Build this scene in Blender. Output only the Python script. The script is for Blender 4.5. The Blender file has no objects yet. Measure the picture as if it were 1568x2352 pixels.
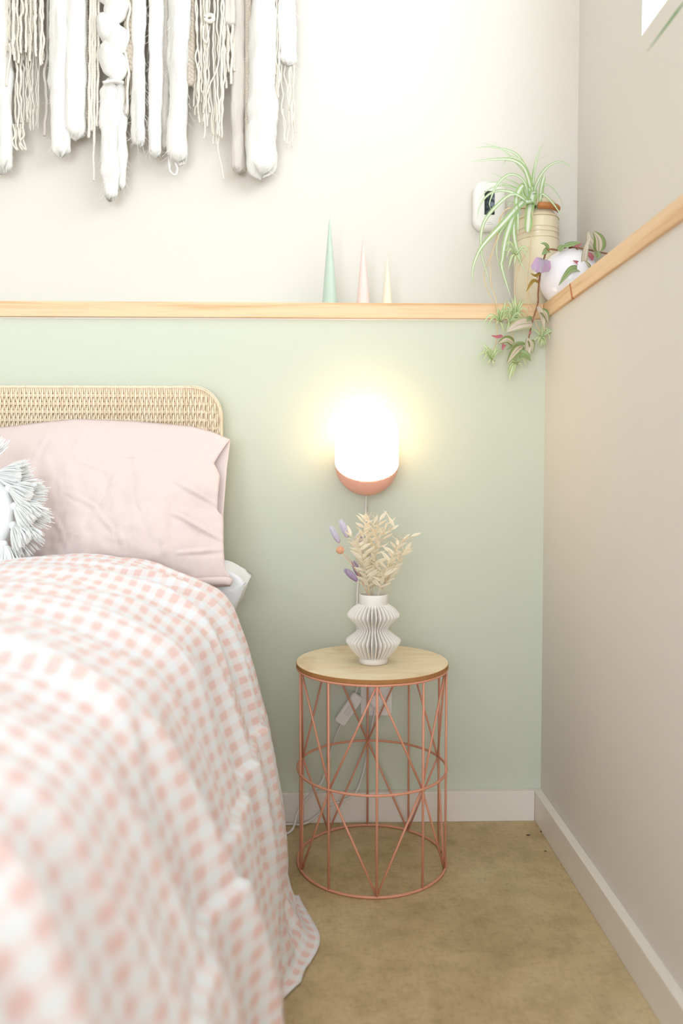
import bpy, math, random
import numpy as np
from mathutils import Vector, Matrix, Euler, noise as mnoise

random.seed(7)
rng = np.random.default_rng(7)
C = bpy.context.scene.collection
PI = math.pi

# ------------------------------------------------------------------ camera
F = 1780.0; YAW = math.radians(1.35); PIT = math.radians(2.45)
EYE = np.array([0, 0, .87])
cam_d = bpy.data.cameras.new('camera'); cam = bpy.data.objects.new('camera', cam_d); C.objects.link(cam)
cam.location = EYE; cam.rotation_euler = (PI/2-PIT, 0, -YAW)
cam_d.sensor_fit = 'VERTICAL'; cam_d.sensor_height = 36; cam_d.lens = F/2352*36
cam_d.clip_start = .02
cam_d.dof.use_dof = True; cam_d.dof.focus_distance = 1.78; cam_d.dof.aperture_fstop = 1.9
bpy.context.scene.camera = cam

# ------------------------------------------------------------------ world, daylight, exposure
w = bpy.data.worlds.new('sky'); bpy.context.scene.world = w; w.use_nodes = True
bg = w.node_tree.nodes['Background']
bg.inputs['Color'].default_value = (.80, .905, 1.0, 1); bg.inputs['Strength'].default_value = 6.0
vs = bpy.context.scene.view_settings
vs.view_transform = 'Standard'; vs.look = 'None'; vs.gamma = 1; vs.use_curve_mapping = False
vs.exposure = 0.46
LAMP = 4.2
# the two windows the daylight comes through (y range, z range / x range, z range)
WINR = (-.9, 1.69, 1.82, 2.55)
WINF = (-2.0, .4, .08, 2.1)
XR, YW = .557, 1.945            # faces of the lower walls
XU, YU = .684, 2.105            # faces of the recessed upper walls
XL, YF, ZC = -3.1, -2.4, 2.8    # left wall, wall behind the camera, ceiling
def portal(name, loc, rot, sx, sy):
    l = bpy.data.lights.new(name, 'AREA'); l.shape = 'RECTANGLE'; l.size = sx; l.size_y = sy
    l.cycles.is_portal = True
    o = bpy.data.objects.new(name, l); C.objects.link(o); o.location = loc; o.rotation_euler = rot
portal('window_right_offscreen', (XU+.06, (WINR[0]+WINR[1])/2, (WINR[2]+WINR[3])/2), (0, PI/2, 0), WINR[3]-WINR[2], WINR[1]-WINR[0])
portal('window_front_offscreen', ((WINF[0]+WINF[1])/2, YF-.06, (WINF[2]+WINF[3])/2), (PI/2, 0, 0), WINF[1]-WINF[0], WINF[3]-WINF[2])

# ------------------------------------------------------------------ pixel -> point helpers (1568 x 2352 frame)
_fw = np.array([math.sin(YAW)*math.cos(PIT), math.cos(YAW)*math.cos(PIT), -math.sin(PIT)])
_rt = np.array([math.cos(YAW), -math.sin(YAW), 0]); _up = np.cross(_rt, _fw)
def ray(u, v): return _fw*F+_rt*(u-784)+_up*(1176-v)
def py(u, v, y): d = ray(u, v); return EYE+d*(y/d[1])
def pz(u, v, z): d = ray(u, v); return EYE+d*((z-EYE[2])/d[2])
def pxx(u, v, x): d = ray(u, v); return EYE+d*(x/d[0])

# ------------------------------------------------------------------ object helpers
def tag(o, label=None, cat=None, group=None, kind=None):
    if label: o['label'] = label
    if cat: o['category'] = cat
    if group: o['group'] = group
    if kind: o['kind'] = kind
    return o
def thing(name, label, cat, loc=(0, 0, 0), group=None):
    o = bpy.data.objects.new(name, None); C.objects.link(o); o.location = loc; o.empty_display_size = .05
    return tag(o, label, cat, group)
def base_of(p):
    v = Vector((0, 0, 0))
    while p is not None: v += p.location; p = p.parent
    return np.array(v)
def mesh(name, V, Fc, mat, smooth=True, uv=None):
    me = bpy.data.meshes.new(name); me.from_pydata([tuple(map(float, v)) for v in V], [], [tuple(map(int, f)) for f in Fc])
    for m in (mat if isinstance(mat, (list, tuple)) else [mat]): me.materials.append(m)
    if smooth: me.polygons.foreach_set('use_smooth', [True]*len(me.polygons))
    if uv is not None:
        l = me.uv_layers.new(name='UVMap')
        vi = np.empty(len(me.loops), np.int32); me.loops.foreach_get('vertex_index', vi)
        l.data.foreach_set('uv', np.asarray(uv, float)[vi].ravel())
    me.update(); return me
def link(name, me, parent=None, loc=(0, 0, 0), rot=None, mat4=None):
    o = bpy.data.objects.new(name, me); C.objects.link(o); o.parent = parent
    if mat4 is not None: o.matrix_local = mat4
    else:
        o.location = loc
        if rot is not None: o.rotation_euler = rot
    return o
def obj(name, VF, mat, parent=None, smooth=True, uv=None):
    """mesh given in world coordinates, stored relative to its parent"""
    V, Fc = VF[0], VF[1]
    V = np.asarray(V, float)-base_of(parent)
    return link(name, mesh(name, V, Fc, mat, smooth, uv), parent)
def join(parts):
    V = []; Fc = []; n = 0
    for v, f in parts:
        V.extend(list(v)); Fc.extend([tuple(i+n for i in q) for q in f]); n += len(v)
    return V, Fc
def box(x0, x1, y0, y1, z0, z1):
    V = [(x, y, z) for z in (z0, z1) for y in (y0, y1) for x in (x0, x1)]
    return V, [(0, 2, 3, 1), (4, 5, 7, 6), (0, 1, 5, 4), (2, 6, 7, 3), (0, 4, 6, 2), (1, 3, 7, 5)]
def spline(P, n):
    P = np.asarray(P, float)
    if len(P) == 2: return P[0]+(P[1]-P[0])*np.linspace(0, 1, n)[:, None]
    Q = np.vstack([2*P[0]-P[1], P, 2*P[-1]-P[-2]])
    m = len(P)-1; dense = []
    for i in range(m):
        t = np.linspace(0, 1, 24, endpoint=(i == m-1))[:, None]
        a, b, c, d = Q[i], Q[i+1], Q[i+2], Q[i+3]
        dense.append(.5*(2*b+(c-a)*t+(2*a-5*b+4*c-d)*t*t+(3*b-a-3*c+d)*t**3))
    D = np.vstack(dense); s = np.r_[0, np.cumsum(np.linalg.norm(np.diff(D[:, :3], axis=0), axis=1))]
    q = np.linspace(0, s[-1], n)
    return np.stack([np.interp(q, s, D[:, k]) for k in range(D.shape[1])], 1)
def frames(P):
    T = np.gradient(P, axis=0); T /= np.linalg.norm(T, axis=1)[:, None]+1e-12
    a = np.array([0, 1, 0.]) if abs(T[0][1]) < .9 else np.array([1., 0, 0])
    N = np.empty_like(P); B = np.empty_like(P); n = a
    for i in range(len(P)):
        n = n-T[i]*(n@T[i]); n = n/(np.linalg.norm(n)+1e-12); N[i] = n; B[i] = np.cross(T[i], n)
    return T, N, B
def tube(P, r, k=8, cap=True, closed=False, ell=1.0):
    P = np.asarray(P, float); n = len(P); r = np.broadcast_to(np.asarray(r, float), (n,))
    T, N, B = frames(P)
    if closed:
        T = np.roll(P, -1, 0)-np.roll(P, 1, 0); T /= np.linalg.norm(T, axis=1)[:, None]
        up = np.array([0, 0, 1.]) ; N = np.tile(up, (n, 1)); B = np.cross(T, N); B /= np.linalg.norm(B, axis=1)[:, None]; N = np.cross(B, T)
    a = np.arange(k)*2*PI/k
    V = (P[:, None]+r[:, None, None]*(np.cos(a)[None, :, None]*N[:, None]*ell+np.sin(a)[None, :, None]*B[:, None])).reshape(-1, 3)
    Fc = []
    for i in range(n if closed else n-1):
        j = (i+1) % n
        for q in range(k):
            p = (q+1) % k; Fc.append((i*k+q, i*k+p, j*k+p, j*k+q))
    if cap and not closed: Fc += [tuple(range(k-1, -1, -1)), tuple(range((n-1)*k, n*k))]
    return V, Fc
def ring(c, R, r, n=64, k=8):
    a = np.arange(n)*2*PI/n
    return tube(np.stack([c[0]+R*np.cos(a), c[1]+R*np.sin(a), np.full(n, c[2])], 1), r, k, closed=True)
def lathe(prof, c, n=48, cap0=True, cap1=False):
    V = []; Fc = []; m = len(prof)
    for r, z in prof:
        for q in range(n):
            a = 2*PI*q/n; V.append((c[0]+r*math.cos(a), c[1]+r*math.sin(a), c[2]+z))
    for i in range(m-1):
        for q in range(n):
            p = (q+1) % n; Fc.append((i*n+q, i*n+p, (i+1)*n+p, (i+1)*n+q))
    if cap0: Fc.append(tuple(range(n-1, -1, -1)))
    if cap1: Fc.append(tuple(range((m-1)*n, m*n)))
    return V, Fc
def slab(w_, h, d, r, bev, n=8):
    """rounded rectangle in XZ, back at y=0, front at y=-d"""
    def outl(i):
        o = []
        ww, hh, rr = w_/2-i, h/2-i, max(r-i, .0005)
        for cx, cz, a0 in ((1, 1, 0), (-1, 1, PI/2), (-1, -1, PI), (1, -1, 1.5*PI)):
            for q in range(n+1):
                a = a0+q/n*PI/2; o.append((cx*(ww-rr)+rr*math.cos(a), cz*(hh-rr)+rr*math.sin(a)))
        return o
    V = []; Fc = []; m = 4*(n+1)
    lv = [(0, 0)]+[(d-bev*(1-math.sin(a)), bev*(1-math.cos(a))) for a in (0, PI/8, PI/4, 3*PI/8, PI/2)]
    for y, i in lv: V += [(x, -y, z) for x, z in outl(i)]
    for l in range(len(lv)-1):
        for q in range(m):
            p = (q+1) % m; Fc.append((l*m+q, l*m+p, (l+1)*m+p, (l+1)*m+q))
    Fc += [tuple(range(m-1, -1, -1)), tuple(range((len(lv)-1)*m, len(lv)*m))]
    return np.array(V), Fc
def gridfaces(n, m, wrap=False):
    Fc = []
    for i in range(n-1):
        for j in range(m if wrap else m-1):
            k = (j+1) % m; Fc.append((i*m+j, i*m+k, (i+1)*m+k, (i+1)*m+j))
    return Fc
def nz(x, y=0., z=0.): return mnoise.noise(Vector((x, y, z)))
def fbm(x, y, z=0., o=4): return mnoise.fractal(Vector((x, y, z)), 1.0, 2.0, o)

# ------------------------------------------------------------------ materials
def s2l(c): return tuple(((v/255+.055)/1.055)**2.4 if v > 10 else v/255/12.92 for v in c)
class NT:
    def __init__(s, name):
        s.m = bpy.data.materials.new(name); s.m.use_nodes = True; s.t = s.m.node_tree; s.b = s.t.nodes['Principled BSDF']; s.out = s.t.nodes['Material Output']
    def n(s, typ, **kw):
        o = s.t.nodes.new('ShaderNode'+typ)
        for k, v in kw.items(): setattr(o, k, v)
        return o
    def l(s, a, b): s.t.links.new(a, b)
    def coord(s, which='Object', scale=(1, 1, 1), rot=(0, 0, 0)):
        c = s.n('TexCoord'); mp = s.n('Mapping'); mp.inputs['Scale'].default_value = scale; mp.inputs['Rotation'].default_value = rot
        s.l(c.outputs[which], mp.inputs['Vector']); return mp.outputs['Vector']
    def noise(s, vec, scale, detail=4, rough=.55):
        t = s.n('TexNoise'); t.inputs['Scale'].default_value = scale; t.inputs['Detail'].default_value = detail; t.inputs['Roughness'].default_value = rough
        s.l(vec, t.inputs['Vector']); return t.outputs['Fac']
    def ramp(s, fac, stops):
        r = s.n('ValToRGB'); e = r.color_ramp.elements
        while len(e) < len(stops): e.new(.5)
        for el, (p, c) in zip(e, stops): el.position = p; el.color = (*c, 1)
        s.l(fac, r.inputs['Fac']); return r.outputs['Color']
    def bump(s, h, strength=.2, dist=.002):
        b = s.n('Bump'); b.inputs['Strength'].default_value = strength; b.inputs['Distance'].default_value = dist
        s.l(h, b.inputs['Height']); s.l(b.outputs['Normal'], s.b.inputs['Normal'])
    def math(s, op, a, b=None):
        m = s.n('Math', operation=op)
        for i, x in enumerate((a, b)):
            if x is None: continue
            if isinstance(x, (int, float)): m.inputs[i].default_value = x
            else: s.l(x, m.inputs[i])
        return m.outputs[0]
    def mix(s, fac, a, b):
        m = s.n('Mix', data_type='RGBA')
        for i, x in ((0, fac), (6, a), (7, b)):
            if isinstance(x, (int, float)): m.inputs[i].default_value = x
            elif isinstance(x, tuple): m.inputs[i].default_value = (*x, 1)
            else: s.l(x, m.inputs[i])
        return m.outputs[2]
    def translucent(s, col, amt):
        t = s.n('BsdfTranslucent'); mx = s.n('MixShader'); mx.inputs[0].default_value = amt
        if isinstance(col, tuple): t.inputs['Color'].default_value = (*col, 1)
        else: s.l(col, t.inputs['Color'])
        s.l(s.b.outputs[0], mx.inputs[1]); s.l(t.outputs[0], mx.inputs[2]); s.l(mx.outputs[0], s.out.inputs['Surface'])
def plain(name, rgb, rough=.6, var=.06, scale=12, bump=0, bscale=80, metal=0, spec=.5, trans=0, stretch=(1, 1, 1), sss=0):
    t = NT(name); c = s2l(rgb); v = t.coord('Object', stretch)
    f = t.noise(v, scale)
    col = t.ramp(f, [(.3, tuple(max(0, x*(1-var)) for x in c)), (.7, tuple(min(1, x*(1+var)) for x in c))])
    t.l(col, t.b.inputs['Base Color']); t.b.inputs['Roughness'].default_value = rough; t.b.inputs['Metallic'].default_value = metal
    t.b.inputs['Specular IOR Level'].default_value = spec
    if bump: t.bump(t.noise(v, bscale, 3), bump)
    if sss:
        t.b.inputs['Subsurface Weight'].default_value = sss; t.b.inputs['Subsurface Radius'].default_value = (.01, .008, .006)
    if trans: t.translucent(col, trans)
    return t.m
M = {}
M['white_wall'] = plain('white_wall_paint', (229, 221, 210), .85, .01, 3, .08, 160, spec=.2)
M['green_wall'] = plain('sage_green_paint', (213, 216, 197), .8, .012, 3, .08, 160, spec=.2)
M['pink_wall'] = M['white_wall']
M['white_paint'] = plain('white_gloss_paint', (240, 231, 220), .4, .015, 9, .05, 60)
M['ceiling'] = plain('ceiling_paint', (245, 244, 242), .9, .01, 3, spec=.1)
def concrete():
    t = NT('polished_concrete'); v = t.coord('Object')
    a = t.noise(v, 2.6, 7, .62); b = t.noise(v, 14, 6, .6); sc = t.noise(t.coord('Object', (30, 4, 1), (0, 0, .7)), 3, 5, .7)
    c = t.ramp(a, [(.3, s2l((184, 157, 114))), (.52, s2l((206, 182, 140))), (.72, s2l((219, 199, 160)))])
    d = t.ramp(b, [(.32, (.74, .72, .68)), (.55, (1, 1, 1))])
    m = t.n('Mix', data_type='RGBA', blend_type='MULTIPLY'); m.inputs[0].default_value = .8; t.l(c, m.inputs[6]); t.l(d, m.inputs[7])
    s2 = t.noise(t.coord('Object', (9, 26, 1), (0, 0, -.5)), 5, 8, .72); s3 = t.noise(t.coord('Object', (22, 8, 1), (0, 0, .4)), 6, 7, .7)
    m2 = t.n('Mix', data_type='RGBA', blend_type='MULTIPLY'); m2.inputs[0].default_value = .8; t.l(m.outputs[2], m2.inputs[6])
    t.l(t.ramp(t.math('MULTIPLY', s2, s3), [(.12, (.72, .70, .68)), (.26, (1, 1, 1)), (.42, (1.0, 1.0, 1.0))]), m2.inputs[7])
    t.l(m2.outputs[2], t.b.inputs['Base Color'])
    r = t.n('MapRange'); r.inputs[3].default_value = .38; r.inputs[4].default_value = .6; t.l(sc, r.inputs[0]); t.l(r.outputs[0], t.b.inputs['Roughness'])
    t.b.inputs['Specular IOR Level'].default_value = .35; t.bump(sc, .04, .001); return t.m
M['concrete'] = concrete()
def pine(name, axis, rgb=(238, 203, 160)):
    t = NT(name); st = [60, 60, 60]; st[axis] = 2.2
    v = t.coord('Object', tuple(st)); f = t.noise(v, 1.2, 5, .6)
    c = s2l(rgb); dk = s2l((216, 166, 112))
    col = t.ramp(f, [(.3, dk), (.55, c), (.8, tuple(min(1, x*1.06) for x in c))])
    vo = t.n('TexVoronoi'); vo.inputs['Scale'].default_value = 5.5; vo.inputs['Randomness'].default_value = 1
    st2 = [1.8, 1.8, 1.8]; st2[axis] = 1; t.l(t.coord('Object', tuple(st2)), vo.inputs['Vector'])
    kf = t.ramp(vo.outputs['Distance'], [(.05, (1, 1, 1)), (.13, (0, 0, 0))])
    t.l(t.mix(kf, col, s2l((186, 128, 78))), t.b.inputs['Base Color']); t.b.inputs['Roughness'].default_value = .5
    t.bump(f, .12, .001); return t.m
M['pine_x'] = pine('pine_board', 0); M['pine_y'] = pine('pine_board_side', 1)
M['knot'] = plain('pine_knot', (184, 112, 62), .5, .1, 40)
M['gap'] = plain('dark_joint', (88, 66, 50), .8, .1, 30)
def glassmat():
    t = NT('window_glass'); tr = t.n('BsdfTransparent'); mx = t.n('MixShader'); mx.inputs[0].default_value = .06
    gl = t.n('BsdfGlossy'); gl.inputs['Roughness'].default_value = .02
    t.l(tr.outputs[0], mx.inputs[1]); t.l(gl.outputs[0], mx.inputs[2]); t.l(mx.outputs[0], t.out.inputs['Surface']); return t.m
M['glass'] = glassmat()

# ================================================================== the room
def struct(name, VF, m, parent=None, smooth=False):
    o = obj(name, VF, m, parent, smooth); o['kind'] = 'structure'; return o
RT0, RT1 = py(600, 729, YW-.009)[2], py(600, 694, YW-.009)[2]     # underside and top of the pine rail
LED = RT1-.002
struct('floor', box(XL, XR, YF, YW, -.12, 0), M['concrete'])
struct('wall_back', box(XL, XR, YW, YU+.3, 0, LED), M['green_wall'])
struct('wall_back_upper', box(XL, XU, YU, YU+.3, LED, ZC), M['white_wall'])
struct('wall_right', box(XR, XU+.3, YF, YU+.3, 0, LED), M['pink_wall'])
y0, y1, z0, z1 = WINR
struct('wall_right_upper', join([box(XU, XU+.25, YF, y0, LED, ZC), box(XU, XU+.25, y1, YU+.3, LED, ZC),
        box(XU, XU+.25, y0, y1, LED, z0), box(XU, XU+.25, y0, y1, z1, ZC)]), M['white_wall'])
struct('wall_left', box(XL-.2, XL, YF, YU+.3, 0, ZC), M['white_wall'])
x0, x1, a0, a1 = WINF
struct('wall_front', join([box(XL, x0, YF-.2, YF, 0, ZC), box(x1, XU+.25, YF-.2, YF, 0, ZC),
        box(x0, x1, YF-.2, YF, 0, a0), box(x0, x1, YF-.2, YF, a1, ZC)]), M['white_wall'])
struct('ceiling', box(XL-.2, XU+.25, YF-.2, YU+.3, ZC, ZC+.15), M['ceiling'])
wf = struct('window_1', join([box(XU+.16, XU+.2, y0, y1, z0, z0+.035), box(XU+.16, XU+.2, y0, y1, z1-.035, z1),
        box(XU+.16, XU+.2, y0, y0+.035, z0+.035, z1-.035), box(XU+.16, XU+.2, y1-.035, y1, z0+.035, z1-.035)]), M['white_paint'])
obj('window_pane', box(XU+.177, XU+.183, y0+.035, y1-.035, z0+.035, z1-.035), M['glass'], wf, False)
wf = struct('window_2', join([box(x0, x1, YF-.16, YF-.12, a0, a0+.05), box(x0, x1, YF-.16, YF-.12, a1-.05, a1), box(x0, x0+.05, YF-.16, YF-.12, a0+.05, a1-.05),
        box(x1-.05, x1, YF-.16, YF-.12, a0+.05, a1-.05), box((x0+x1)/2-.03, (x0+x1)/2+.03, YF-.16, YF-.12, a0+.05, a1-.05)]), M['white_paint'])
for q0, q1 in ((x0+.05, (x0+x1)/2-.03), ((x0+x1)/2+.03, x1-.05)):
    obj('window_pane', box(q0, q1, YF-.143, YF-.137, a0+.05, a1-.05), M['glass'], wf, False)
BH = py(850, 1821, YW-.02)[2]
def bevel(o, wd=.0015, seg=2):
    m = o.modifiers.new('bevel', 'BEVEL'); m.width = wd; m.segments = seg; return o
bevel(struct('baseboard_back', box(XL, XR-.0205, YW-.02, YW, 0, BH), M['white_paint']))
bevel(struct('baseboard_right', box(XR-.02, XR, YF, YW, 0, BH), M['white_paint']))
bevel(struct('trim_1', box(XL, XR-.009, YW-.009, YW+.012, RT0, RT1), M['pine_x']), .0012)
jy = pxx(1318, 672, XR-.008)[1]
t2 = bevel(struct('trim_2', box(XR-.008, XR+.012, YF, YW-.0, RT0, RT1), M['pine_y']), .0012)
obj('wood_knot', tube(spline([pxx(1309, 652, XR-.0076), pxx(1312, 668, XR-.0078), pxx(1315, 686, XR-.0076)], 8), np.linspace(.0022, .003, 8), 6), M['knot'], t2)
# the little bead of paint under the rail
bevel(struct('trim_3', box(XL, XR, YW-.002, YW+.002, RT0-.004, RT0), M['white_paint']), .0008)

# ================================================================== wire side table
M['coral_metal'] = plain('coral_powder_coat', (230, 160, 130), .42, .03, 30, .03, 200)
def birch():
    t = NT('birch_ply'); f = t.noise(t.coord('Object', (3, 14, 3), (0, 0, .5)), 2.5, 6, .6); st = t.noise(t.coord('Object'), 9, 4, .55)
    c = t.ramp(f, [(.3, s2l((236, 208, 166))), (.55, s2l((246, 226, 190))), (.75, s2l((250, 234, 204)))])
    t.l(t.mix(t.ramp(st, [(.56, (0, 0, 0)), (.72, (.55, .55, .55))]), c, s2l((196, 156, 100))), t.b.inputs['Base Color'])
    t.b.inputs['Roughness'].default_value = .45; return t.m
M['birch'] = birch(); M['mdf'] = plain('brown_board_edge', (176, 122, 70), .7, .08, 60, .2, 300)
TC = np.array([.110, 1.737]); TR = .170
ZT = py(860, 1562, TC[1]-TR)[2]; TH = .0095
tb = thing('side_table', 'round coral wire side table with a pale wooden top beside the bed', 'table', (TC[0], TC[1], 0))
def disc(c, R, z0, z1, n=96): return lathe([(R-.001, z0), (R, z0+.001), (R, z1-.0008), (R-.0008, z1)], (c[0], c[1], 0), n, True, True)
V, Fc = disc(TC, TR+.0015, ZT-TH, ZT)
o = obj('tabletop', (V, Fc), [M['mdf'], M['birch']], tb, False); o.data.polygons[len(Fc)-1].material_index = 1
ZR = ZT-TH-.0028; ZM = .487*ZR; wr = .0026
def nd(k, z, R=TR-.001):
    a = math.radians(-90+36*k); return np.array([TC[0]+R*math.cos(a), TC[1]+R*math.sin(a), z])
for z in (ZR, ZM, .0030): obj('ring', ring((TC[0], TC[1], z), TR-.001, .0029, 96, 8), M['coral_metal'], tb)
for k in range(10):
    obj('upright_rod', tube(spline([nd(k, ZR), nd(k, .003)], 3), wr, 8), M['coral_metal'], tb)
for k in range(0, 10, 2):
    for s in (-1, 1):
        obj('diagonal_rod', tube(spline([nd(k, ZR, TR-.004), nd(k+s, ZM, TR-.004)], 3), wr*.9, 8), M['coral_metal'], tb)
        obj('diagonal_rod', tube(spline([nd(k+s, ZM, TR-.004), nd(k, .004, TR-.004)], 3), wr*.9, 8), M['coral_metal'], tb)

# ================================================================== pleated vase
M['porcelain'] = plain('matt_white_porcelain', (240, 233, 224), .55, .01, 20)
VY = 1.715; vb = py(857, 1511, VY); VC = (vb[0], VY, ZT)
def hz(v): return max(0., py(857, v, VY)[2]-ZT)
vz = thing('pleated_vase', 'white pleated double bulged porcelain vase on the wooden table top', 'vase', VC)
zn, zp1, zw, zp2, zb = hz(1386), hz(1412), hz(1443), hz(1471), hz(1509)
ztop = hz(1364)
obj('neck', lathe([(.026, zn-.02), (.0318, zn-.004), (.0322, zn), (.0322, ztop-.001), (.0314, ztop), (.0296, ztop), (.0290, ztop-.002), (.0288, zn-.02)], VC, 64, False), M['porcelain'], vz)
obj('base', lathe([(.028, 0), (.0315, .0015), (.0325, .006), (.0325, zb), (.03, zb+.003), (.028, zb+.004)], VC, 64), M['porcelain'], vz)
obj('core', lathe([(.027, zb), (.027, zp2), (.0255, zw), (.027, zp1), (.0275, zn)], VC, 64, False), M['porcelain'], vz)
prof = spline([(.0325, zn, 0), (.047, (zn+zp1)/2+.003, 0), (.0575, zp1+.004, 0), (.0592, zp1, 0), (.0575, zp1-.004, 0), (.046, (zp1+zw)/2, 0), (.0345, zw+.002, 0), (.0345, zw-.002, 0), (.047, (zp2+zw)/2, 0),
               (.060, zp2+.004, 0), (.0617, zp2, 0), (.0600, zp2-.004, 0), (.049, (zp2+zb)/2-.002, 0), (.034, zb+.001, 0)], 34)
V = []; Fc = []
for r, z, _ in prof:
    for rr, hw in ((.023, .0011), (r-.0016, .0016), (r, .0009)): V += [(rr, hw, z), (rr, -hw, z)]
for i in range(len(prof)-1):
    a, b = i*6, i*6+6
    for p, q in ((0, 2), (2, 4), (4, 5), (5, 3), (3, 1)): Fc.append((a+p, a+q, b+q, b+p))
fin = mesh('fin', V, Fc, M['porcelain'], True)
for k in range(36): link('fin', fin, vz, (0, 0, 0), (0, 0, 2*PI*k/36+.05))

# ================================================================== dried stems in the vase
def leafmat(name, stops, rough=.5, trans=.25, along=None):
    t = NT(name); uvn = t.n('TexCoord'); sp = t.n('SeparateXYZ'); t.l(uvn.outputs['UV'], sp.inputs[0])
    f = t.math('ABSOLUTE', t.math('SUBTRACT', sp.outputs[0], .5)); f = t.math('MULTIPLY', f, 2.0)
    col = t.ramp(f, [(p, s2l(c)) for p, c in stops])
    if along: col = t.mix(t.ramp(sp.outputs[1], [(.55, (0, 0, 0)), (1, (.8, .8, .8))]), col, s2l(along))
    nf = t.noise(t.coord('Object'), 60, 2)
    m = t.n('Mix', data_type='RGBA', blend_type='MULTIPLY'); m.inputs[0].default_value = .5
    t.l(col, m.inputs[6]); t.l(t.ramp(nf, [(.3, (.90, .90, .88)), (.7, (1, 1, 1))]), m.inputs[7])
    t.l(m.outputs[2], t.b.inputs['Base Color']); t.b.inputs['Roughness'].default_value = rough
    t.translucent(m.outputs[2], trans); return t.m
CREAM = [(0, (250, 232, 200)), (.15, (255, 243, 218)), (1, (255, 247, 230))]
M['cream_leaf'] = leafmat('bleached_leaf', CREAM, .6, .3)
M['cream_stem'] = plain('bleached_stem', (236, 216, 182), .7, .06, 60)
def blade(P, wd, nrm=(0, -1, .25), fold=.25, twist=0., blunt=False, n=18, wprof=None):
    """a leaf ribbon along points P; 5 vertices across with a V fold"""
    Q = spline(P, n); T = np.gradient(Q, axis=0); T /= np.linalg.norm(T, axis=1)[:, None]
    s = np.linspace(0, 1, n)
    if wprof is None: pw = np.minimum(1, .55+s*1.6)*(1 if blunt else np.clip((1-s)*1.9, 0, 1)**.75)
    else: pw = wprof(s)
    V = []; UV = []
    N0 = np.array(nrm, float)
    for i in range(n):
        a = np.cross(T[i], N0); a /= np.linalg.norm(a)+1e-9; nn = np.cross(a, T[i])
        th = twist*s[i]; a, nn = a*math.cos(th)+nn*math.sin(th), nn*math.cos(th)-a*math.sin(th)
        for x in (-1, -.5, 0, .5, 1):
            V.append(Q[i]+a*(x*wd/2*max(pw[i], .04))+nn*(abs(x)*fold*wd*.5*pw[i])); UV.append((x/2+.5, s[i]))
    return V, gridfaces(n, 5), UV
def lance(s): return np.clip(np.sin(PI*np.clip(s, 0, 1)**.8), 0, 1)**.9+.03
def ovate(s): return np.clip(np.sin(PI*np.clip(s, 0, 1)**.62), 0, 1)**.8+.04
dleaf = []
for q in range(3):
    V, Fc, UV = blade([(0, 0, 0), (0, .3+.1*q, .06*(q-1)), (0, .7, .10*(q-1)), (0, 1, .05*q)], .29, (0, 0, 1), .3, 0, n=9, wprof=lance)
    dleaf.append(mesh('leaf', V, Fc, M['cream_leaf'], True, UV))
def orient(p, d, roll, sc):
    d = Vector(d).normalized(); q = d.to_track_quat('Y', 'Z')
    return Matrix.Translation(Vector(p)) @ q.to_matrix().to_4x4() @ Matrix.Rotation(roll, 4, 'Y') @ Matrix.Scale(sc, 4)
def stem_px(L, y): return [py(u, v, y+(e[0] if e else 0)) for (u, v, *e) in L]
rl = ['bleached cream ruscus stem in the pleated vase, leaning over the lilac bunny tails', 'bleached cream ruscus stem in the pleated vase, splitting into side twigs',
      'bleached cream ruscus stem in the pleated vase, arching furthest toward the side wall', 'bleached cream ruscus stem in the pleated vase, right beside the peach globe flower',
      'short bleached cream ruscus stem leaning low over the pleated vase rim toward the side wall', 'bleached cream ruscus stem at the back of the pleated vase, against the lamp cable']
stems = [([(848, 1385), (846, 1340), (838, 1290), (834, 1240), (838, 1195)], .0), ([(857, 1385), (860, 1320), (862, 1265), (864, 1225), (872, 1195)], .005),
         ([(864, 1385), (878, 1330), (900, 1280), (920, 1245), (944, 1232)], -.008), ([(851, 1385), (843, 1335), (830, 1280), (818, 1245), (806, 1230)], -.006),
         ([(868, 1385), (882, 1345), (898, 1315), (915, 1285), (930, 1262)], .01), ([(855, 1385), (850, 1330), (846, 1270), (852, 1225), (858, 1200)], .014)]
for (L, dy), lab in zip(stems, rl):
    P = spline(stem_px(L, VY+dy), 20)
    t = thing('dried_ruscus_stem', lab, 'dried stem', tuple(P[0]))
    obj('stem', tube(P, np.linspace(.0011, .0005, 20), 6), M['cream_stem'], t)
    B = np.array(P[0]); n = 38
    twigs = []
    if 'splitting' in lab:
        for (uu, vv) in ((895, 1192), (905, 1210), (885, 1225), (840, 1190)):
            i = 10+twigs.__len__()*2; tp = spline([P[i], (P[i]+py(uu, vv, VY))/2+np.array([0, 0, .006]), py(uu, vv, VY-.01)], 8); twigs.append(tp)
            obj('twig', tube(tp, np.linspace(.0006, .0003, 8), 5), M['cream_stem'], t)
    for i in range(n):
        f = .2+.8*i/(n-1); x = f*19; j = min(18, int(x)); p = P[j]+(P[j+1]-P[j])*(x-j); T = P[j+1]-P[j]; T = T/np.linalg.norm(T)
        a = i*2.4+rng.uniform(-.4, .4); side = np.array([math.cos(a), math.sin(a)*.8, 0])
        d = side*(1.05 if f < .97 else .4)+T*rng.uniform(.35, .9)
        link('leaf', dleaf[i % 3], t, mat4=orient(p-B, d, rng.uniform(-1.3, 1.3), rng.uniform(.025, .037)*(1.12-.3*f)))
    for tp in twigs:
        for i in range(2, 8):
            a = i*2.2; d = np.array([math.cos(a), math.sin(a)*.7, .2])+(tp[-1]-tp[0])/np.linalg.norm(tp[-1]-tp[0])*.8
            link('leaf', dleaf[i % 3], t, mat4=orient(tp[i]-B, d, rng.uniform(-1.2, 1.2), rng.uniform(.020, .028)))
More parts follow.
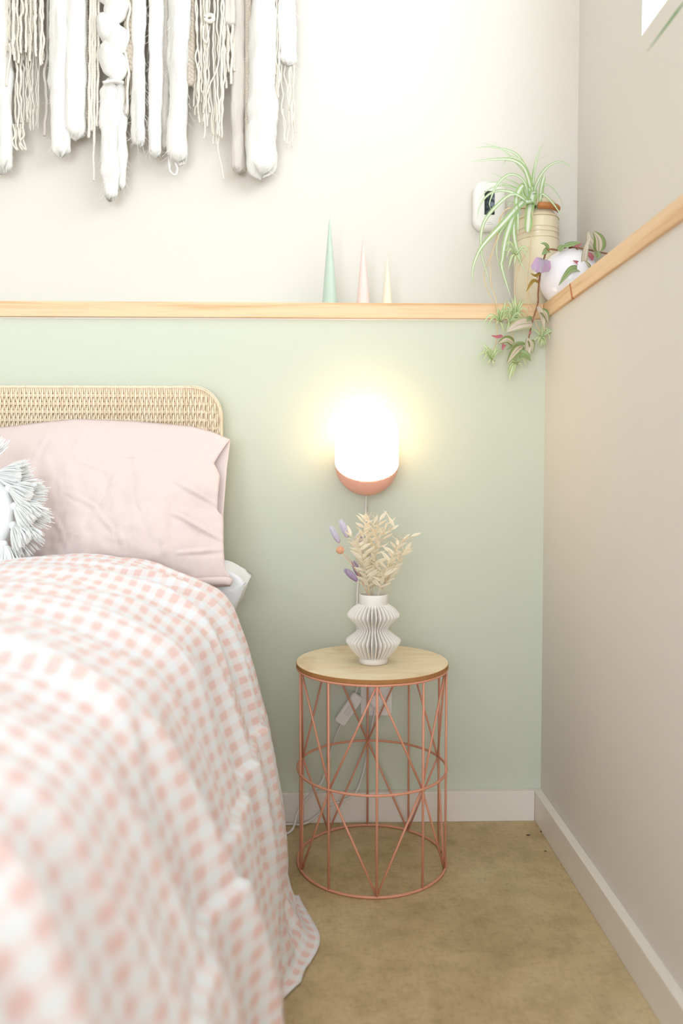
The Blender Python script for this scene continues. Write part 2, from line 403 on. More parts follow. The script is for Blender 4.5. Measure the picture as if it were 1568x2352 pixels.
def bristles(P, r, n, ln, rad, fwd):
    """fine hairs leaving a spindle around axis P with radii r"""
    parts = []
    for i in range(n):
        f = rng.uniform(0.02, 1); x = f*(len(P)-1); j = min(len(P)-2, int(x)); p = P[j]+(P[j+1]-P[j])*(x-j); rr = r[j]
        T = P[-1]-P[0]; T = T/np.linalg.norm(T); v = rng.normal(size=3); v -= T*(v@T); v /= np.linalg.norm(v)
        a = p+v*rr*.9; b = a+(v*(1-fwd)+T*fwd)*ln*rng.uniform(.6, 1.1)
        parts.append(tube([a, (a+b)/2+T*ln*.08, b], [rad, rad*.8, rad*.3], 3, False))
    return join(parts)
def lilac(name, rgb, tip):
    t = NT(name); g = t.n('TexCoord'); sp = t.n('SeparateXYZ'); t.l(g.outputs['Generated'], sp.inputs[0])
    c = t.ramp(sp.outputs[2], [(0, s2l(rgb)), (1, s2l(tip))]); t.l(c, t.b.inputs['Base Color']); t.b.inputs['Roughness'].default_value = .9; t.translucent(c, .3); return t.m
M['lilac_pale'] = lilac('pale_lilac_fluff', (220, 206, 226), (246, 243, 250)); M['lilac_deep'] = lilac('deep_lilac_fluff', (182, 146, 180), (216, 200, 222))
tails = [((779, 1246), (758, 1210), 0, 'pale', 'pale lilac bunny tail beside the peach globe flower in the pleated vase'), ((798, 1235), (782, 1196), .004, 'pale', 'pale lilac bunny tail reaching highest out of the pleated vase'),
         ((820, 1334), (792, 1309), -.012, 'deep', 'deep purple bunny tail hanging low over the pleated vase rim'), ((826, 1325), (811, 1291), .012, 'deep', 'purple bunny tail tucked behind the peach flower stalk'),
         ((853, 1287), (848, 1262), .02, 'pale', 'pale lilac bunny tail half hidden among the cream ruscus leaves'), ((829, 1252), (822, 1228), .022, 'pale', 'pale lilac bunny tail behind the ruscus, nearest the lamp cable')]
for (b, tp, dy, kd, lab) in tails:
    p0, p1 = py(*b, VY+dy), py(*tp, VY+dy); p00 = py(852, 1383, VY+dy*.3)
    t = thing('bunny_tail', lab, 'dried flower', tuple(p00))
    obj('stem', tube(spline([p00, py((852+b[0])/2+4, (1370+b[1])/2, VY+dy*.7), p0], 12), .0006, 5), M['cream_stem'], t)
    ax = spline([p0, (p0+p1)/2+np.array([.0, 0, .001]), p1], 12); rr = .0068*np.sin(np.linspace(.35, PI-.12, 12))**.75
    h = obj('flower_head', tube(ax, rr, 12), M['lilac_'+kd], t)
    obj('fluff', bristles(ax, rr, 380, .007, .0003, .70), M['lilac_'+kd], h, False)['kind'] = 'stuff'
gp0, gp1 = py(853, 1383, VY), py(781, 1264, VY-.004)
t = thing('globe_flower', 'small peach globe flower on a thin stalk in the pleated vase', 'dried flower', tuple(gp0))
M['peach'] = plain('peach_petals', (240, 184, 148), .7, .12, 200)
obj('stem', tube(spline([gp0, py(820, 1315, VY-.004), py(800, 1287, VY-.004), gp1], 14), .0008, 6), M['peach'], t)
hd = obj('flower_head', lathe([(.0078*math.sin(a), .0078*math.cos(a)) for a in np.linspace(PI-.05, .05, 12)], gp1, 20), M['peach'], t)
pts = []
for i in range(90):
    z = 1-2*(i+.5)/90; a = i*2.39996; q = math.sqrt(1-z*z); d = np.array([q*math.cos(a), q*math.sin(a), z])
    pts.append(tube([gp1+d*.0068, gp1+d*.0085, gp1+d*.0092+np.array([0, 0, .0006])], [.0010, .0011, .0003], 5))
obj('petals', join(pts), M['peach'], hd)['kind'] = 'stuff'

# ================================================================== wall lamp with its cable, switch and plug
M['coral_lamp'] = plain('coral_lamp_paint', (252, 186, 162), .5, .015, 20)
def emis():
    t = NT('lit_opal_glass'); t.b.inputs['Base Color'].default_value = (.9, .88, .84, 1); t.b.inputs['Roughness'].default_value = .4
    t.b.inputs['Emission Color'].default_value = (1.0, .68, .39, 1); t.b.inputs['Emission Strength'].default_value = LAMP; return t.m
M['opal'] = emis(); M['cable'] = plain('white_cable', (236, 230, 224), .5, .01, 30); M['plastic'] = plain('white_plastic', (246, 240, 234), .4, .01, 20)
lt, lb = py(842, 922, 1.87)[2], py(842, 1139, 1.9)[2]
LX = py(842, 1030, 1.88)[0]; LZ = (lt+lb)/2; LH = (lt-lb)/2; LW = .0775; LD = .062; LY = YW-LD-.002
lamp = thing('wall_lamp', 'lit oval wall lamp of opal glass in a coral cup on the green wall', 'lamp', (LX, YW, lb))
def capsule(sc, cut, below):
    n, m = 40, 48; V = []
    for i in range(n+1):
        f = -PI/2+PI*i/n
        zc = (LH-LW) * (1 if f > 0 else -1) if abs(f) > 1e-9 else 0
        for q in range(m):
            a = 2*PI*q/m; V.append([LX+LW*sc*math.cos(f)*math.cos(a), LY+LD*sc*math.cos(f)*math.sin(a), LZ+zc+LW*sc*math.sin(f)])
    V = np.array(V); Fc = gridfaces(n+1, m, True)
    import bmesh
    bm = bmesh.new(); vs_ = [bm.verts.new(v) for v in V]
    for f in Fc:
        try: bm.faces.new([vs_[i] for i in f])
        except ValueError: pass
    bmesh.ops.remove_doubles(bm, verts=bm.verts, dist=1e-5)
    no = Vector((0, -.92, 1)).normalized(); co = Vector((LX, LY, LZ+cut))
    g = bmesh.ops.bisect_plane(bm, geom=list(bm.verts)+list(bm.edges)+list(bm.faces), plane_co=co, plane_no=no, clear_outer=below, clear_inner=not below)
    if not below: bmesh.ops.holes_fill(bm, edges=[e for e in bm.edges if e.is_boundary])
    bm.verts.index_update()
    V = [tuple(v.co) for v in bm.verts]; Fc = [tuple(v.index for v in f.verts) for f in bm.faces]; bm.free(); return V, Fc
CUT = -.031
obj('glass_diffuser', capsule(1.0, CUT+.0012, False), M['opal'], lamp)
cup = obj('coral_cup', capsule(.985, CUT, True), M['coral_lamp'], lamp)
md = cup.modifiers.new('solid', 'SOLIDIFY'); md.thickness = .002
obj('wall_mount', join([[np.array(v)+np.array([LX, YW, LZ-.03]) for v in slab(.09, .10, .02, .04, .002)[0]]]and[( [np.array(v)+np.array([LX, YW, LZ-.03]) for v in slab(.09, .10, .02, .04, .002)[0]], slab(.09, .10, .02, .04, .002)[1])]), M['coral_lamp'], lamp)
cy = YW-.008
def cpts(L): return [py(u, v, cy-(e[0] if e else 0)) for (u, v, *e) in L]
obj('cable', tube(spline(cpts([(841, 1134, .03), (840, 1160, .01), (839, 1200), (832, 1250), (824, 1310), (820, 1370), (819, 1440), (822, 1510), (823, 1560), (817, 1592, .004)]), 60), .0028, 8), M['cable'], lamp)
FL = .0032
tail = cpts([(787, 1652, .004), (770, 1695), (752, 1755), (738, 1797, .016), (705, 1835, .018), (683, 1868, .03)])+[pz(664, 1912, FL), np.array([-.16, 1.86, FL]), np.array([-.2, 1.885, FL]), np.array([-.15, 1.907, FL]), pz(668, 1893, FL), pz(690, 1894, FL)] \
     + [py(715, 1884, 1.918), py(752, 1853, 1.918), py(790, 1838, 1.918), py(818, 1818, 1.918), py(836, 1765, 1.93), py(846, 1705, 1.932), py(856, 1655, 1.93), py(862, 1622, 1.92)]
obj('cable', tube(spline(tail, 150), .0028, 8), M['cable'], lamp)
sw0, sw1 = py(782, 1655, cy-.006), py(820, 1600, cy-.006); ang = math.atan2(sw1[0]-sw0[0], sw1[2]-sw0[2]); L = np.linalg.norm(sw1-sw0)
def placed(VF, loc, roty=0):
    c, s = math.cos(roty), math.sin(roty); V = np.asarray(VF[0]); R = np.stack([V[:, 0]*c+V[:, 2]*s, V[:, 1], -V[:, 0]*s+V[:, 2]*c], 1)
    return R+np.array(loc), VF[1]
sm = (sw0+sw1)/2
swb = obj('cable_switch', placed(slab(.030, L+.012, .022, .005, .003), (sm[0], YW-.002, sm[2]), ang), M['plastic'], lamp)
obj('switch_rocker', placed(slab(.013, .03, .003, .004, .001), (sm[0], YW-.0235, sm[2]), ang), M['cable'], swb)
so = py(863, 1602, YW)
sk = thing('wall_socket', 'square white wall socket on the green wall behind the wire table', 'socket', tuple(so))
obj('plate', placed(slab(.080, .088, .012, .008, .003), so), M['plastic'], sk)
obj('socket_rim', placed(slab(.044, .044, .003, .0219, .001), so-np.array([0, .012, 0])), M['cable'], sk)
obj('plug', placed(slab(.034, .034, .022, .0165, .004), so-np.array([0, .0155, 0])), M['plastic'], lamp)

# ================================================================== candles on the ledge
def candle(u, vt, wpx, rgb, word, y=2.02):
    b = py(u, 700, y); b[2] = LED; tipz = py(u, vt, y)[2]-LED; R = wpx/2/F*y*1.02
    t = thing('cone_candle', word, 'candle', tuple(b))
    m = plain('wax_'+str(rgb[0]), rgb, .42, .02, 30, sss=0)
    pr = [(R*.96, 0), (R, .002)]+[(R*(1-f)**.93+.0007, .002+f*(tipz-.006)) for f in np.linspace(.06, 1, 22)]
    obj('wax_cone', lathe(pr, b, 40, True, True), m, t)
    tp = b+np.array([0, 0, tipz-.005]); obj('wick', tube(spline([tp, tp+np.array([.0008, 0, .006]), tp+np.array([.004, 0, .010])], 8), .0006, 5), M['cream_stem'], t)
candle(757, 496, 35, (198, 213, 194), 'tall mint green cone candle on the pine ledge')
candle(834, 538, 31, (250, 218, 208), 'pale pink cone candle on the pine ledge')
candle(889, 586, 25, (250, 237, 210), 'smallest cream cone candle on the pine ledge')

# ================================================================== thermostat on the upper wall
M['screen'] = plain('black_screen', (18, 30, 34), .12, .1, 10)
tc = py(1124, 473, YU-.02); tc[1] = YU
th = thing('thermostat', 'white rounded wall thermostat with a dark screen behind the spider plant', 'thermostat', tuple(tc))
obj('housing', placed(slab(.088, .131, .028, .030, .013), tc), M['plastic'], th)
obj('screen', placed(slab(.027, .062, .0012, .0015, .0004), tc+np.array([-.002, -.0278, .005])), M['screen'], th)
M['grey_print'] = plain('grey_print', (196, 192, 188), .5)
for dz, wd in ((-.046, .013), (-.051, .020)): obj('printed_line', placed(slab(wd, .0012, .0004, .0005, .0001), tc+np.array([-.001, -.0278, dz])), M['grey_print'], th)

# ================================================================== stoneware crock with the spider plant
M['crock'] = plain('cream_glaze', (238, 222, 192), .16, .03, 14)
M['crock_line'] = plain('ochre_glaze_line', (214, 186, 138), .3, .05, 40)
M['grip'] = plain('turned_brown_wood', (190, 122, 66), .5, .12, 30, .1, 60, stretch=(1, 8, 8))
M['wire'] = plain('steel_wire', (150, 142, 130), .35, .05, 30, metal=1)
KY = 2.03; kc = py(1233, 600, KY); KC = np.array([kc[0], KY, LED])
def kz(v): return py(1235, v, KY)[2]-LED
ck = thing('stoneware_crock', 'tall cream glazed stoneware crock with a wooden grip in the ledge corner', 'crock', tuple(KC))
ru, rlw = .0535, .0590
pr = [(rlw-.004, 0), (rlw, .004), (rlw, kz(590)), (rlw-.0008, kz(578)), (ru+.002, kz(564)), (ru+.0005, kz(557)), (ru, kz(550)), (ru, kz(545)), (ru+.0008, kz(543)), (ru, kz(541)), (ru, kz(535)), (ru+.0008, kz(533)), (ru, kz(531)),
      (ru, kz(515)), (ru-.0005, kz(509)), (ru-.004, kz(501)), (ru-.010, kz(494)), (ru-.013, kz(488)), (ru-.013, kz(480)), (ru-.010, kz(474)), (ru-.010, kz(470)), (ru-.012, kz(468)), (ru-.016, kz(468)), (ru-.018, kz(475)), (ru-.018, kz(500))]
obj('body', lathe(pr, KC, 72), M['crock'], ck)
for v in (508, 533, 543, 556): obj('glaze_line', ring((KC[0], KC[1], LED+kz(v)), ru+.0004, .0008, 72, 6), M['crock_line'], ck)
obj('rim', ring((KC[0], KC[1], LED+kz(469)), ru-.0125, .0016, 64, 6), M['crock_line'], ck)
gz = LED+kz(488); gr = ru-.002
gp = [np.array([KC[0]+gr*math.sin(a), KC[1]-gr*math.cos(a)-.002, gz]) for a in np.linspace(math.radians(-16), math.radians(60), 14)]
obj('grip', tube(gp, [.0068]+[.0082]*12+[.0068], 12), M['grip'], ck)
for e, a1_, a2_ in ((gp[-1], 60, 95), (gp[0], -16, -80)):
    obj('bail_wire', tube([np.array([KC[0]+(gr+.001)*math.sin(math.radians(a)), KC[1]-(gr+.001)*math.cos(math.radians(a))-.002, gz+.002*math.sin(i)]) for i, a in enumerate(np.linspace(a1_, a2_, 10))], .0011, 6), M['wire'], ck)
M['soil'] = plain('dark_soil', (70, 54, 40), .95, .3, 120, .5, 200)
obj('soil', disc(KC[:2], ru-.0185, LED+kz(500), LED+kz(486), 40), M['soil'], ck, False)

M['spider'] = leafmat('spider_plant_leaf', [(0, (250, 251, 242)), (.30, (240, 246, 228)), (.45, (192, 212, 156)), (.8, (168, 198, 130)), (1, (192, 216, 162))], .42, .35)
M['spider_pale'] = leafmat('spider_plantlet_leaf', [(0, (246, 248, 226)), (.3, (236, 242, 208)), (.5, (200, 220, 160)), (1, (186, 212, 146))], .45, .4)
M['runner'] = plain('tan_runner', (228, 200, 156), .6, .1, 80)
M['root'] = plain('brown_root', (150, 104, 52), .8, .15, 80)
def A(x, y): return (1080+x/6.03, 320+y/6.03)
def B7(x, y): return (1080+x/6.92, 560+y/6.92)
leaves = [
 ([A(860,700),A(830,560),A(760,400),A(640,210),A(430,130),A(230,105),A(0,127)],1.98,2.0,6),
 ([A(850,700),A(800,540),A(720,420),A(560,250),A(400,130),A(250,70),A(110,45)],1.99,1.97,6),
 ([A(840,700),A(790,520),A(740,400),A(660,325),A(530,280),A(300,280),A(8,312)],1.98,1.93,9),
 ([A(850,700),A(800,480),A(740,340),A(640,252),A(540,252),A(470,320),A(435,405)],1.99,1.94,5),
 ([A(870,720),A(868,520),A(900,330),A(950,180),A(1000,80),A(1055,28)],2.0,2.03,5),
 ([A(870,720),A(880,480),A(920,320),A(980,262),A(1085,232)],2.0,2.02,4),
 ([A(890,720),A(940,560),A(1030,420),A(1140,335),A(1230,312),A(1330,345),A(1467,442)],2.0,1.98,5.5),
 ([A(980,860),A(1010,640),A(1110,660),A(1200,760),A(1255,860),A(1282,965)],2.0,1.97,5),
 ([A(960,880),A(985,760),A(1060,800),A(1150,900),A(1220,1000),A(1278,1092)],1.98,1.95,6),
 ([A(800,760),A(760,620),A(690,530),A(600,488),A(510,500),A(420,570),A(340,680),A(290,800),A(262,900),A(292,985)],1.97,1.90,6.5),
 ([A(800,800),A(690,660),A(580,590),A(470,545),A(370,500),A(258,448)],1.99,2.02,5),
 ([A(800,820),A(640,690),A(520,640),A(430,610),A(300,592),A(185,612)],1.98,2.0,5.5),
 ([A(800,830),A(620,690),A(500,655),A(380,650),A(260,690),A(160,780),A(100,862)],1.97,1.98,5),
 ([A(800,850),A(600,745),A(480,715),A(370,715),A(260,760),A(170,850),A(110,980),A(95,1112)],1.96,1.95,6.5),
 ([A(790,870),A(620,760),A(520,790),A(420,870),A(300,990),A(210,1110),A(160,1240),A(145,1400),A(160,1600),B7(185,220),B7(240,400),B7(325,720)],1.95,1.93,7),
 ([A(760,850),A(690,900),A(620,970),A(500,1110),A(360,1260),A(230,1400),A(130,1530),A(60,1689),B7(35,420),B7(28,540),B7(50,690)],1.95,1.91,11),
 ([A(800,800),A(740,640),A(670,720),A(638,820),A(640,950),A(660,1080),A(655,1310)],1.97,1.93,11),
 ([A(840,860),A(700,900),A(620,1000),A(560,1150),A(480,1420),A(440,1689),B7(490,330),B7(540,530),B7(640,845)],1.95,1.92,12),
 ([A(840,860),A(690,900),A(590,1020),A(560,1200),A(530,1400),A(515,1560),A(555,1700)],1.96,1.93,9),
 ([A(840,860),A(690,920),A(620,1030),A(600,1250),A(625,1450),A(700,1689),B7(745,210),B7(850,380),B7(935,505)],1.95,1.92,8),
 ([A(840,860),A(690,910),A(600,1040),A(480,1200),A(400,1310),A(365,1450),A(362,1600),A(385,1689),B7(450,340),B7(545,492)],1.955,1.93,6),
 ([A(850,820),A(790,640),A(740,640),A(720,720),A(760,850)],1.98,1.96,9),
 ([A(850,840),A(820,660),A(780,650),A(770,740),A(790,860)],1.99,1.98,8),
 ([A(820,850),A(700,860),A(620,880),A(560,880),A(503,922)],1.97,1.95,7),
 ([A(830,880),A(760,870),A(690,800),A(640,780),A(560,730),A(500,715)],1.98,1.97,6),
 ([A(850,860),A(830,760),A(800,690),A(760,660)],2.0,1.99,8),
 ([A(840,850),A(700,920),A(640,1040),A(640,1180),A(630,1290)],1.955,1.94,7),
 ([A(840,850),A(680,930),A(560,1100),A(470,1240),A(400,1290)],1.955,1.945,8),
 ([A(850,860),A(720,880),A(600,1060),A(500,1330),A(455,1560),A(440,1660)],1.96,1.935,8),
]
spx = thing('spider_plant', 'spider plant with long striped leaves and hanging plantlets growing from the crock', 'plant', (KC[0], KC[1], LED+kz(486)))
CROWN = np.array([KC[0]-.006, KC[1]-.006, LED+kz(487)])
for L, ya, yb, wp in leaves:
    n = len(L); P = [CROWN+rng.uniform(-.008, .008, 3)*np.array([1, 1, 0])]+[py(u, v, ya+(yb-ya)*(i/(n-1))) for i, (u, v) in enumerate(L)]
    V, Fc, UV = blade(P, wp/F*1.95*1.32, (0.05, -1, .35), .22, rng.uniform(-.5, .5), n=30)
    obj('leaf', (V, Fc), M['spider'], spx, True, UV)
for L, ya, yb, wp in (([A(870, 880), A(875, 720), A(840, 860), A(812, 1000), A(800, 1150), A(788, 1285)], 1.975, 1.935, 19), ([A(960, 885), A(968, 760), A(985, 640), A(1022, 505)], 2.0, 1.985, 10)):
    P = [CROWN]+[py(u, v, ya+(yb-ya)*(i/(len(L)-1))) for i, (u, v) in enumerate(L)]
    V, Fc, UV = blade(P, wp/F*1.95, (.05, -1, .3), .25, 0, True, n=26, wprof=lambda s: np.minimum(1, .45+s*1.4)*np.where(s > .93, 1-(s-.93)*6, 1))
    obj('leaf', (V, Fc), M['spider'], spx, True, UV)
runs = [([A(600,955),A(500,970),A(420,1060),A(385,1180),A(375,1380),A(340,1450),A(270,1689),B7(310,260),B7(320,450),B7(330,640),B7(400,860),B7(425,1020),B7(450,1200)],1.95,1.915),
        ([A(480,980),A(330,1480),B7(225,430),B7(240,660),B7(330,860),B7(400,1000),B7(410,1200),B7(420,1500),B7(340,1800)],1.95,1.915),
        ([A(850,1000),A(870,1160),A(835,1400),A(828,1640),B7(945,230),B7(905,600),B7(912,850),B7(920,1000),B7(890,1250)],1.945,1.915),
        ([A(830,1480),B7(910,110),B7(800,300),B7(712,600),B7(700,900),B7(705,1170)],1.945,1.915),
        ([B7(905,600),B7(930,800),B7(975,960),B7(1010,1080),B7(1040,1250),B7(1120,1420)],1.94,1.915),
        ([B7(712,620),B7(690,900),B7(640,1240),B7(700,1600),B7(735,1890)],1.935,1.912),
        ([A(600,1570),A(720,1510),A(812,1480)],1.94,1.94)]
for L, ya, yb in runs:
    P = [py(u, v, ya+(yb-ya)*(i/(len(L)-1))) for i, (u, v) in enumerate(L)]
    if L[0][1] < 490: P = [CROWN+np.array([-.01, -.012, 0])]+P
    obj('runner', tube(spline(P, 48), .0011, 6), M['runner'], spx)
# plantlets: centre pixel, leaf end pixels (arching), roots
pls = [((705,1175), [(640,850,.9),(700,800,.4),(660,960,.8),(830,1050,-.9),(800,870,-.5),(690,1000,.2),(570,910,.7),(520,1010,.9),(880,900,-.9)]),
       ((470,1235), [(430,1010,.3),(410,1280,1),(560,900,-.5),(640,1060,-.6),(195,1270,1.2),(530,1450,.4),(480,1130,.1),(400,1120,.6)]),
       ((625,1245), [(530,1200,.8),(590,1320,.8),(700,1180,-.6),(820,1340,-1.3),(760,1220,-.8),(500,1100,.7),(560,1440,.3)]),
       ((340,1835), [(190,1740,.9),(290,1640,.5),(340,1680,.1),(440,1640,-.4),(470,1720,-.8),(370,1970,.5),(270,1920,.7),(420,1590,-.3),(140,1560,.5)]),
       ((735,1895), [(575,2090,1),(610,2180,.8),(690,2020,.5),(660,2160,.9),(830,1960,-.6),(720,1830,.2),(600,1940,.9),(640,1740,.4)]),
       ((1125,1480), [(930,1370,.6),(1060,1590,.5),(1130,1630,.1),(1170,1650,-.3),(1190,1400,-.5),(1100,1650,.3),(1190,1560,-.5),(1000,1540,.4),(1150,1330,-.2),(1210,1635,-.6)]),
       ((720,170), [(560,90,.8),(520,130,.9),(600,410,1),(640,200,.6),(690,340,.2),(800,350,-.5),(700,30,.3)])]
for (cx, cyy), L in pls:
    u0, v0 = B7(cx, cyy); yy = 1.912 if cyy > 800 else 1.925; c0 = py(u0, v0, yy)
    for (x, y, bend) in L:
        u1, v1 = B7(x, y); p1 = py(u1, v1, yy+rng.uniform(-.02, .012)); mid = (c0+p1)/2; d = p1-c0; ln = np.linalg.norm(d)
        mid = mid+np.array([-abs(bend)*.05*ln*np.sign(bend), -.15*ln, .28*ln*abs(bend)])
        V, Fc, UV = blade([c0, mid, p1], min(.0088, .0046+ln*.07), (.05, -1, .3), .3, rng.uniform(-.6, .6), n=14)
        obj('plantlet_leaf', (V, Fc), M['spider_pale'], spx, True, UV)
    for q in range(6):
        a = rng.uniform(-.3, PI+.3); ln = rng.uniform(.016, .036); d = np.array([math.cos(a), rng.uniform(-.9, .1), math.sin(a)*.8])*ln
        V, Fc, UV = blade([c0, c0+d*.55+np.array([0, -.003, .012]), c0+d+np.array([0, -.004, .004]), c0+d*1.25+np.array([0, -.005, -.014])], .0055, (.05, -1, .3), .3, rng.uniform(-1, 1), n=16)
        obj('plantlet_leaf', (V, Fc), M['spider_pale'], spx, True, UV)
    for q in range(5):
        d = np.array([rng.uniform(-1, 1), rng.uniform(-.6, .2), rng.uniform(-.8, .6)])*.009
        obj('root', tube(spline([c0, c0+d*.6+np.array([0, 0, -.002]), c0+d], 6), np.linspace(.0010, .0005, 6), 5), M['root'], spx)

# ================================================================== round vase with the tradescantia
M['lilac_ceramic'] = plain('pale_lilac_glaze', (246, 241, 246), .12, .01, 10)
GR = .0695; gc = py(1306, 640, 1.893); GC = np.array([gc[0], 1.893, LED]); sz = gc[2]-LED
gv = thing('globe_vase', 'pale lilac glossy globe vase on the side ledge by the crock', 'vase', tuple(GC))
amin = math.acos(min(1, sz/GR)) if sz < GR else .3
gp_ = [(GR*math.sin(a), sz-GR*math.cos(a)) for a in np.linspace(amin, PI-.24, 34)]
gp_ = [(gp_[0][0]-.003, max(0, gp_[0][1]))]+gp_+[(.0155, sz+GR*.960), (.0148, sz+GR*.9), (GR*.8, sz+.02), (GR*.8, sz-.02), (.02, .012)]
obj('body', lathe(gp_, GC, 64), M['lilac_ceramic'], gv)
M['trad'] = leafmat('tradescantia_leaf', [(0, (150, 160, 96)), (.12, (228, 208, 192)), (.38, (234, 212, 200)), (.52, (150, 166, 96)), (.85, (128, 150, 84)), (1, (196, 160, 150))], .4, .3)
M['trad_cream'] = leafmat('tradescantia_cream_leaf', [(0, (176, 184, 132)), (.1, (238, 222, 210)), (.6, (240, 222, 212)), (.8, (186, 196, 146)), (1, (206, 196, 160))], .4, .35)
M['trad_pink'] = leafmat('tradescantia_pink_underside', [(0, (212, 128, 140)), (1, (198, 108, 124))], .4, .35)
M['trad_lilac'] = leafmat('tradescantia_lilac_leaf', [(0, (206, 200, 208)), (.35, (210, 186, 214)), (1, (222, 176, 220))], .35, .35)
M['trad_green'] = leafmat('tradescantia_green_leaf', [(0, (140, 164, 104)), (.5, (170, 188, 134)), (1, (130, 156, 98))], .4, .3)
M['trad_brown'] = leafmat('tradescantia_withered_leaf', [(0, (176, 142, 70)), (1, (198, 166, 92))], .6, .3)
M['trad_stem'] = plain('tradescantia_stem', (150, 100, 70), .5, .25, 40)
M['trad_node'] = plain('pink_stem_node', (206, 120, 130), .5, .05, 40)
def E5(x, y): return (1180+x/4.04, 460+y/4.04)
tr = thing('tradescantia', 'trailing tradescantia with pink and green striped leaves growing from the globe vase', 'plant', tuple(GC+np.array([0, 0, sz+GR*.93])))
top = GC+np.array([0, 0, sz+GR*.9])
st1 = [top, top+np.array([-.004, -.012, .012])]+[py(u, v, y) for (u, v), y in zip([E5(470,440),E5(410,462),E5(330,455),E5(290,500),B7(1180,200),B7(1120,380),B7(1110,470),B7(1090,620),B7(1075,800),B7(1072,940),B7(1000,1180),B7(962,1330),B7(930,1480),B7(905,1600)],
      [1.86,1.85,1.84,1.84,1.84,1.85,1.86,1.875,1.89,1.90,1.905,1.905,1.905,1.905])]
P1 = spline(st1, 60); obj('stem', tube(P1, np.linspace(.0024, .0018, 60), 8), M['trad_stem'], tr)
st2 = [top, top+np.array([.006, -.004, .012]), py(*E5(860, 495), 1.85), py(*E5(780, 482), 1.845), py(*E5(760, 484), 1.845)]
obj('stem', tube(spline(st2, 20), .0019, 8), M['trad_stem'], tr)
st3 = [top, top+np.array([.004, -.03, .008]), py(*E5(690, 700), 1.84), py(*E5(645, 660), 1.83)]
obj('stem', tube(spline(st3, 20), .0018, 8), M['trad_stem'], tr)
for x, y in ((1080, 590), (1072, 925), (990, 1195), (948, 1415), (912, 1560)):
    c = py(*B7(x, y), 1.893 if y < 700 else 1.904); obj('stem_node', tube([c+np.array([.0006, 0, .0035]), c, c-np.array([.0006, 0, .0035])], [.0022, .0029, .0022], 8), M['trad_node'], tr)
def tl(b, tip, wpx, m, y0, y1, bend=(0, -.006, .006), nrm=(0, -1, .3), tw=0, cup=.35, f=B7):
    p0 = py(*f(*b), y0); p1 = py(*f(*tip), y1); mid = (p0+p1)/2+np.array(bend)
    V, Fc, UV = blade([p0, mid, p1], wpx/F*1.9, nrm, cup, tw, n=16, wprof=ovate)
    o = obj('leaf', (V, Fc), M[m], tr, True, UV)
Yt = 1.903
tl((985,1265),(568,1400),31,'trad_cream',Yt,1.885); tl((830,1620),(580,1905),24,'trad',Yt,1.885); tl((745,1745),(960,1862),17,'trad_green',1.89,1.885)
tl((690,1600),(432,1590),21,'trad',Yt,1.89,(0,-.006,.009)); tl((515,1460),(325,1455),8,'trad_pink',1.90,1.885,(0,0,-.004)); tl((540,1610),(505,1700),9,'trad_pink',1.90,1.89)
tl((925,1500),(890,1860),18,'trad_cream',Yt,1.895,tw=.4); tl((935,1530),(985,1740),16,'trad',Yt,1.897); tl((880,1590),(560,1690),9,'trad_green',Yt,1.9)
tl((1070,990),(1175,1400),15,'trad_cream',1.90,1.892,tw=.3); tl((1100,1060),(1238,1250),18,'trad',1.90,1.893); tl((1085,620),(885,760),9,'trad_brown',1.875,1.86,(0,-.004,.013)); tl((1000,1200),(830,1270),10,'trad_green',Yt,1.9)
tl((1110,470),(955,470),8,'trad_brown',1.858,1.85,(0,0,-.006)); tl((1110,470),(1050,560),7,'trad_brown',1.858,1.85)
# cupped lilac leaf wrapped round the stem
def blunt(q): return np.minimum(1, .5+q*2.2)*np.where(q > .86, 1-(q-.86)*3.2, 1)
for (bx, by), (tx, ty), wpx, yy in (((1150, 235), (1010, 430), 25, 1.832), ((1150, 235), (1105, 455), 22, 1.826), ((1160, 240), (1195, 450), 25, 1.834)):
    p0, p1 = py(*B7(bx, by), 1.842), py(*B7(tx, ty), yy)
    V, Fc, UV = blade([p0, (p0*2+p1)/3+np.array([0, -.008, .004]), (p0+2*p1)/3+np.array([0, -.007, .001]), p1], wpx/F*1.9, (0, -1, .2), -.35, 0, n=14, wprof=blunt)
    obj('leaf', (V, Fc), M['trad_lilac'], tr, True, UV)
for b, tip, wp, m, y1, bd in (((785,480),(735,285),30,'trad',1.835,(.004,-.004,.002)), ((640,655),(708,322),14,'trad_cream',1.81,(-.006,-.006,0)), ((650,655),(412,792),15,'trad_green',1.80,(-.004,-.01,.017)),
     ((625,635),(545,560),11,'trad_pink',1.82,(0,-.004,.002)), ((322,462),(244,400),10,'trad_green',1.83,(0,-.004,.004)), ((325,468),(258,508),15,'trad_green',1.83,(0,-.004,.002)), ((410,468),(462,420),13,'trad_green',1.84,(0,-.004,0)),
     ((455,432),(636,398),12,'trad_green',1.84,(0,0,.002)), ((560,430),(636,396),6,'trad_pink',1.838,(0,0,-.002)), ((735,552),(655,482),13,'trad_pink',1.835,(0,-.004,0)), ((752,486),(772,548),14,'trad_green',1.835,(.003,-.004,0)), ((690,665),(655,560),10,'trad',1.815,(.004,-.004,0)),
     ((790,490),(690,290),20,'trad_cream',1.86,(-.01,.0,.004)), ((700,640),(700,700),9,'trad',1.82,(0,-.004,0))):
    tl(b, tip, wp, m, 1.842, y1, bd, f=E5)

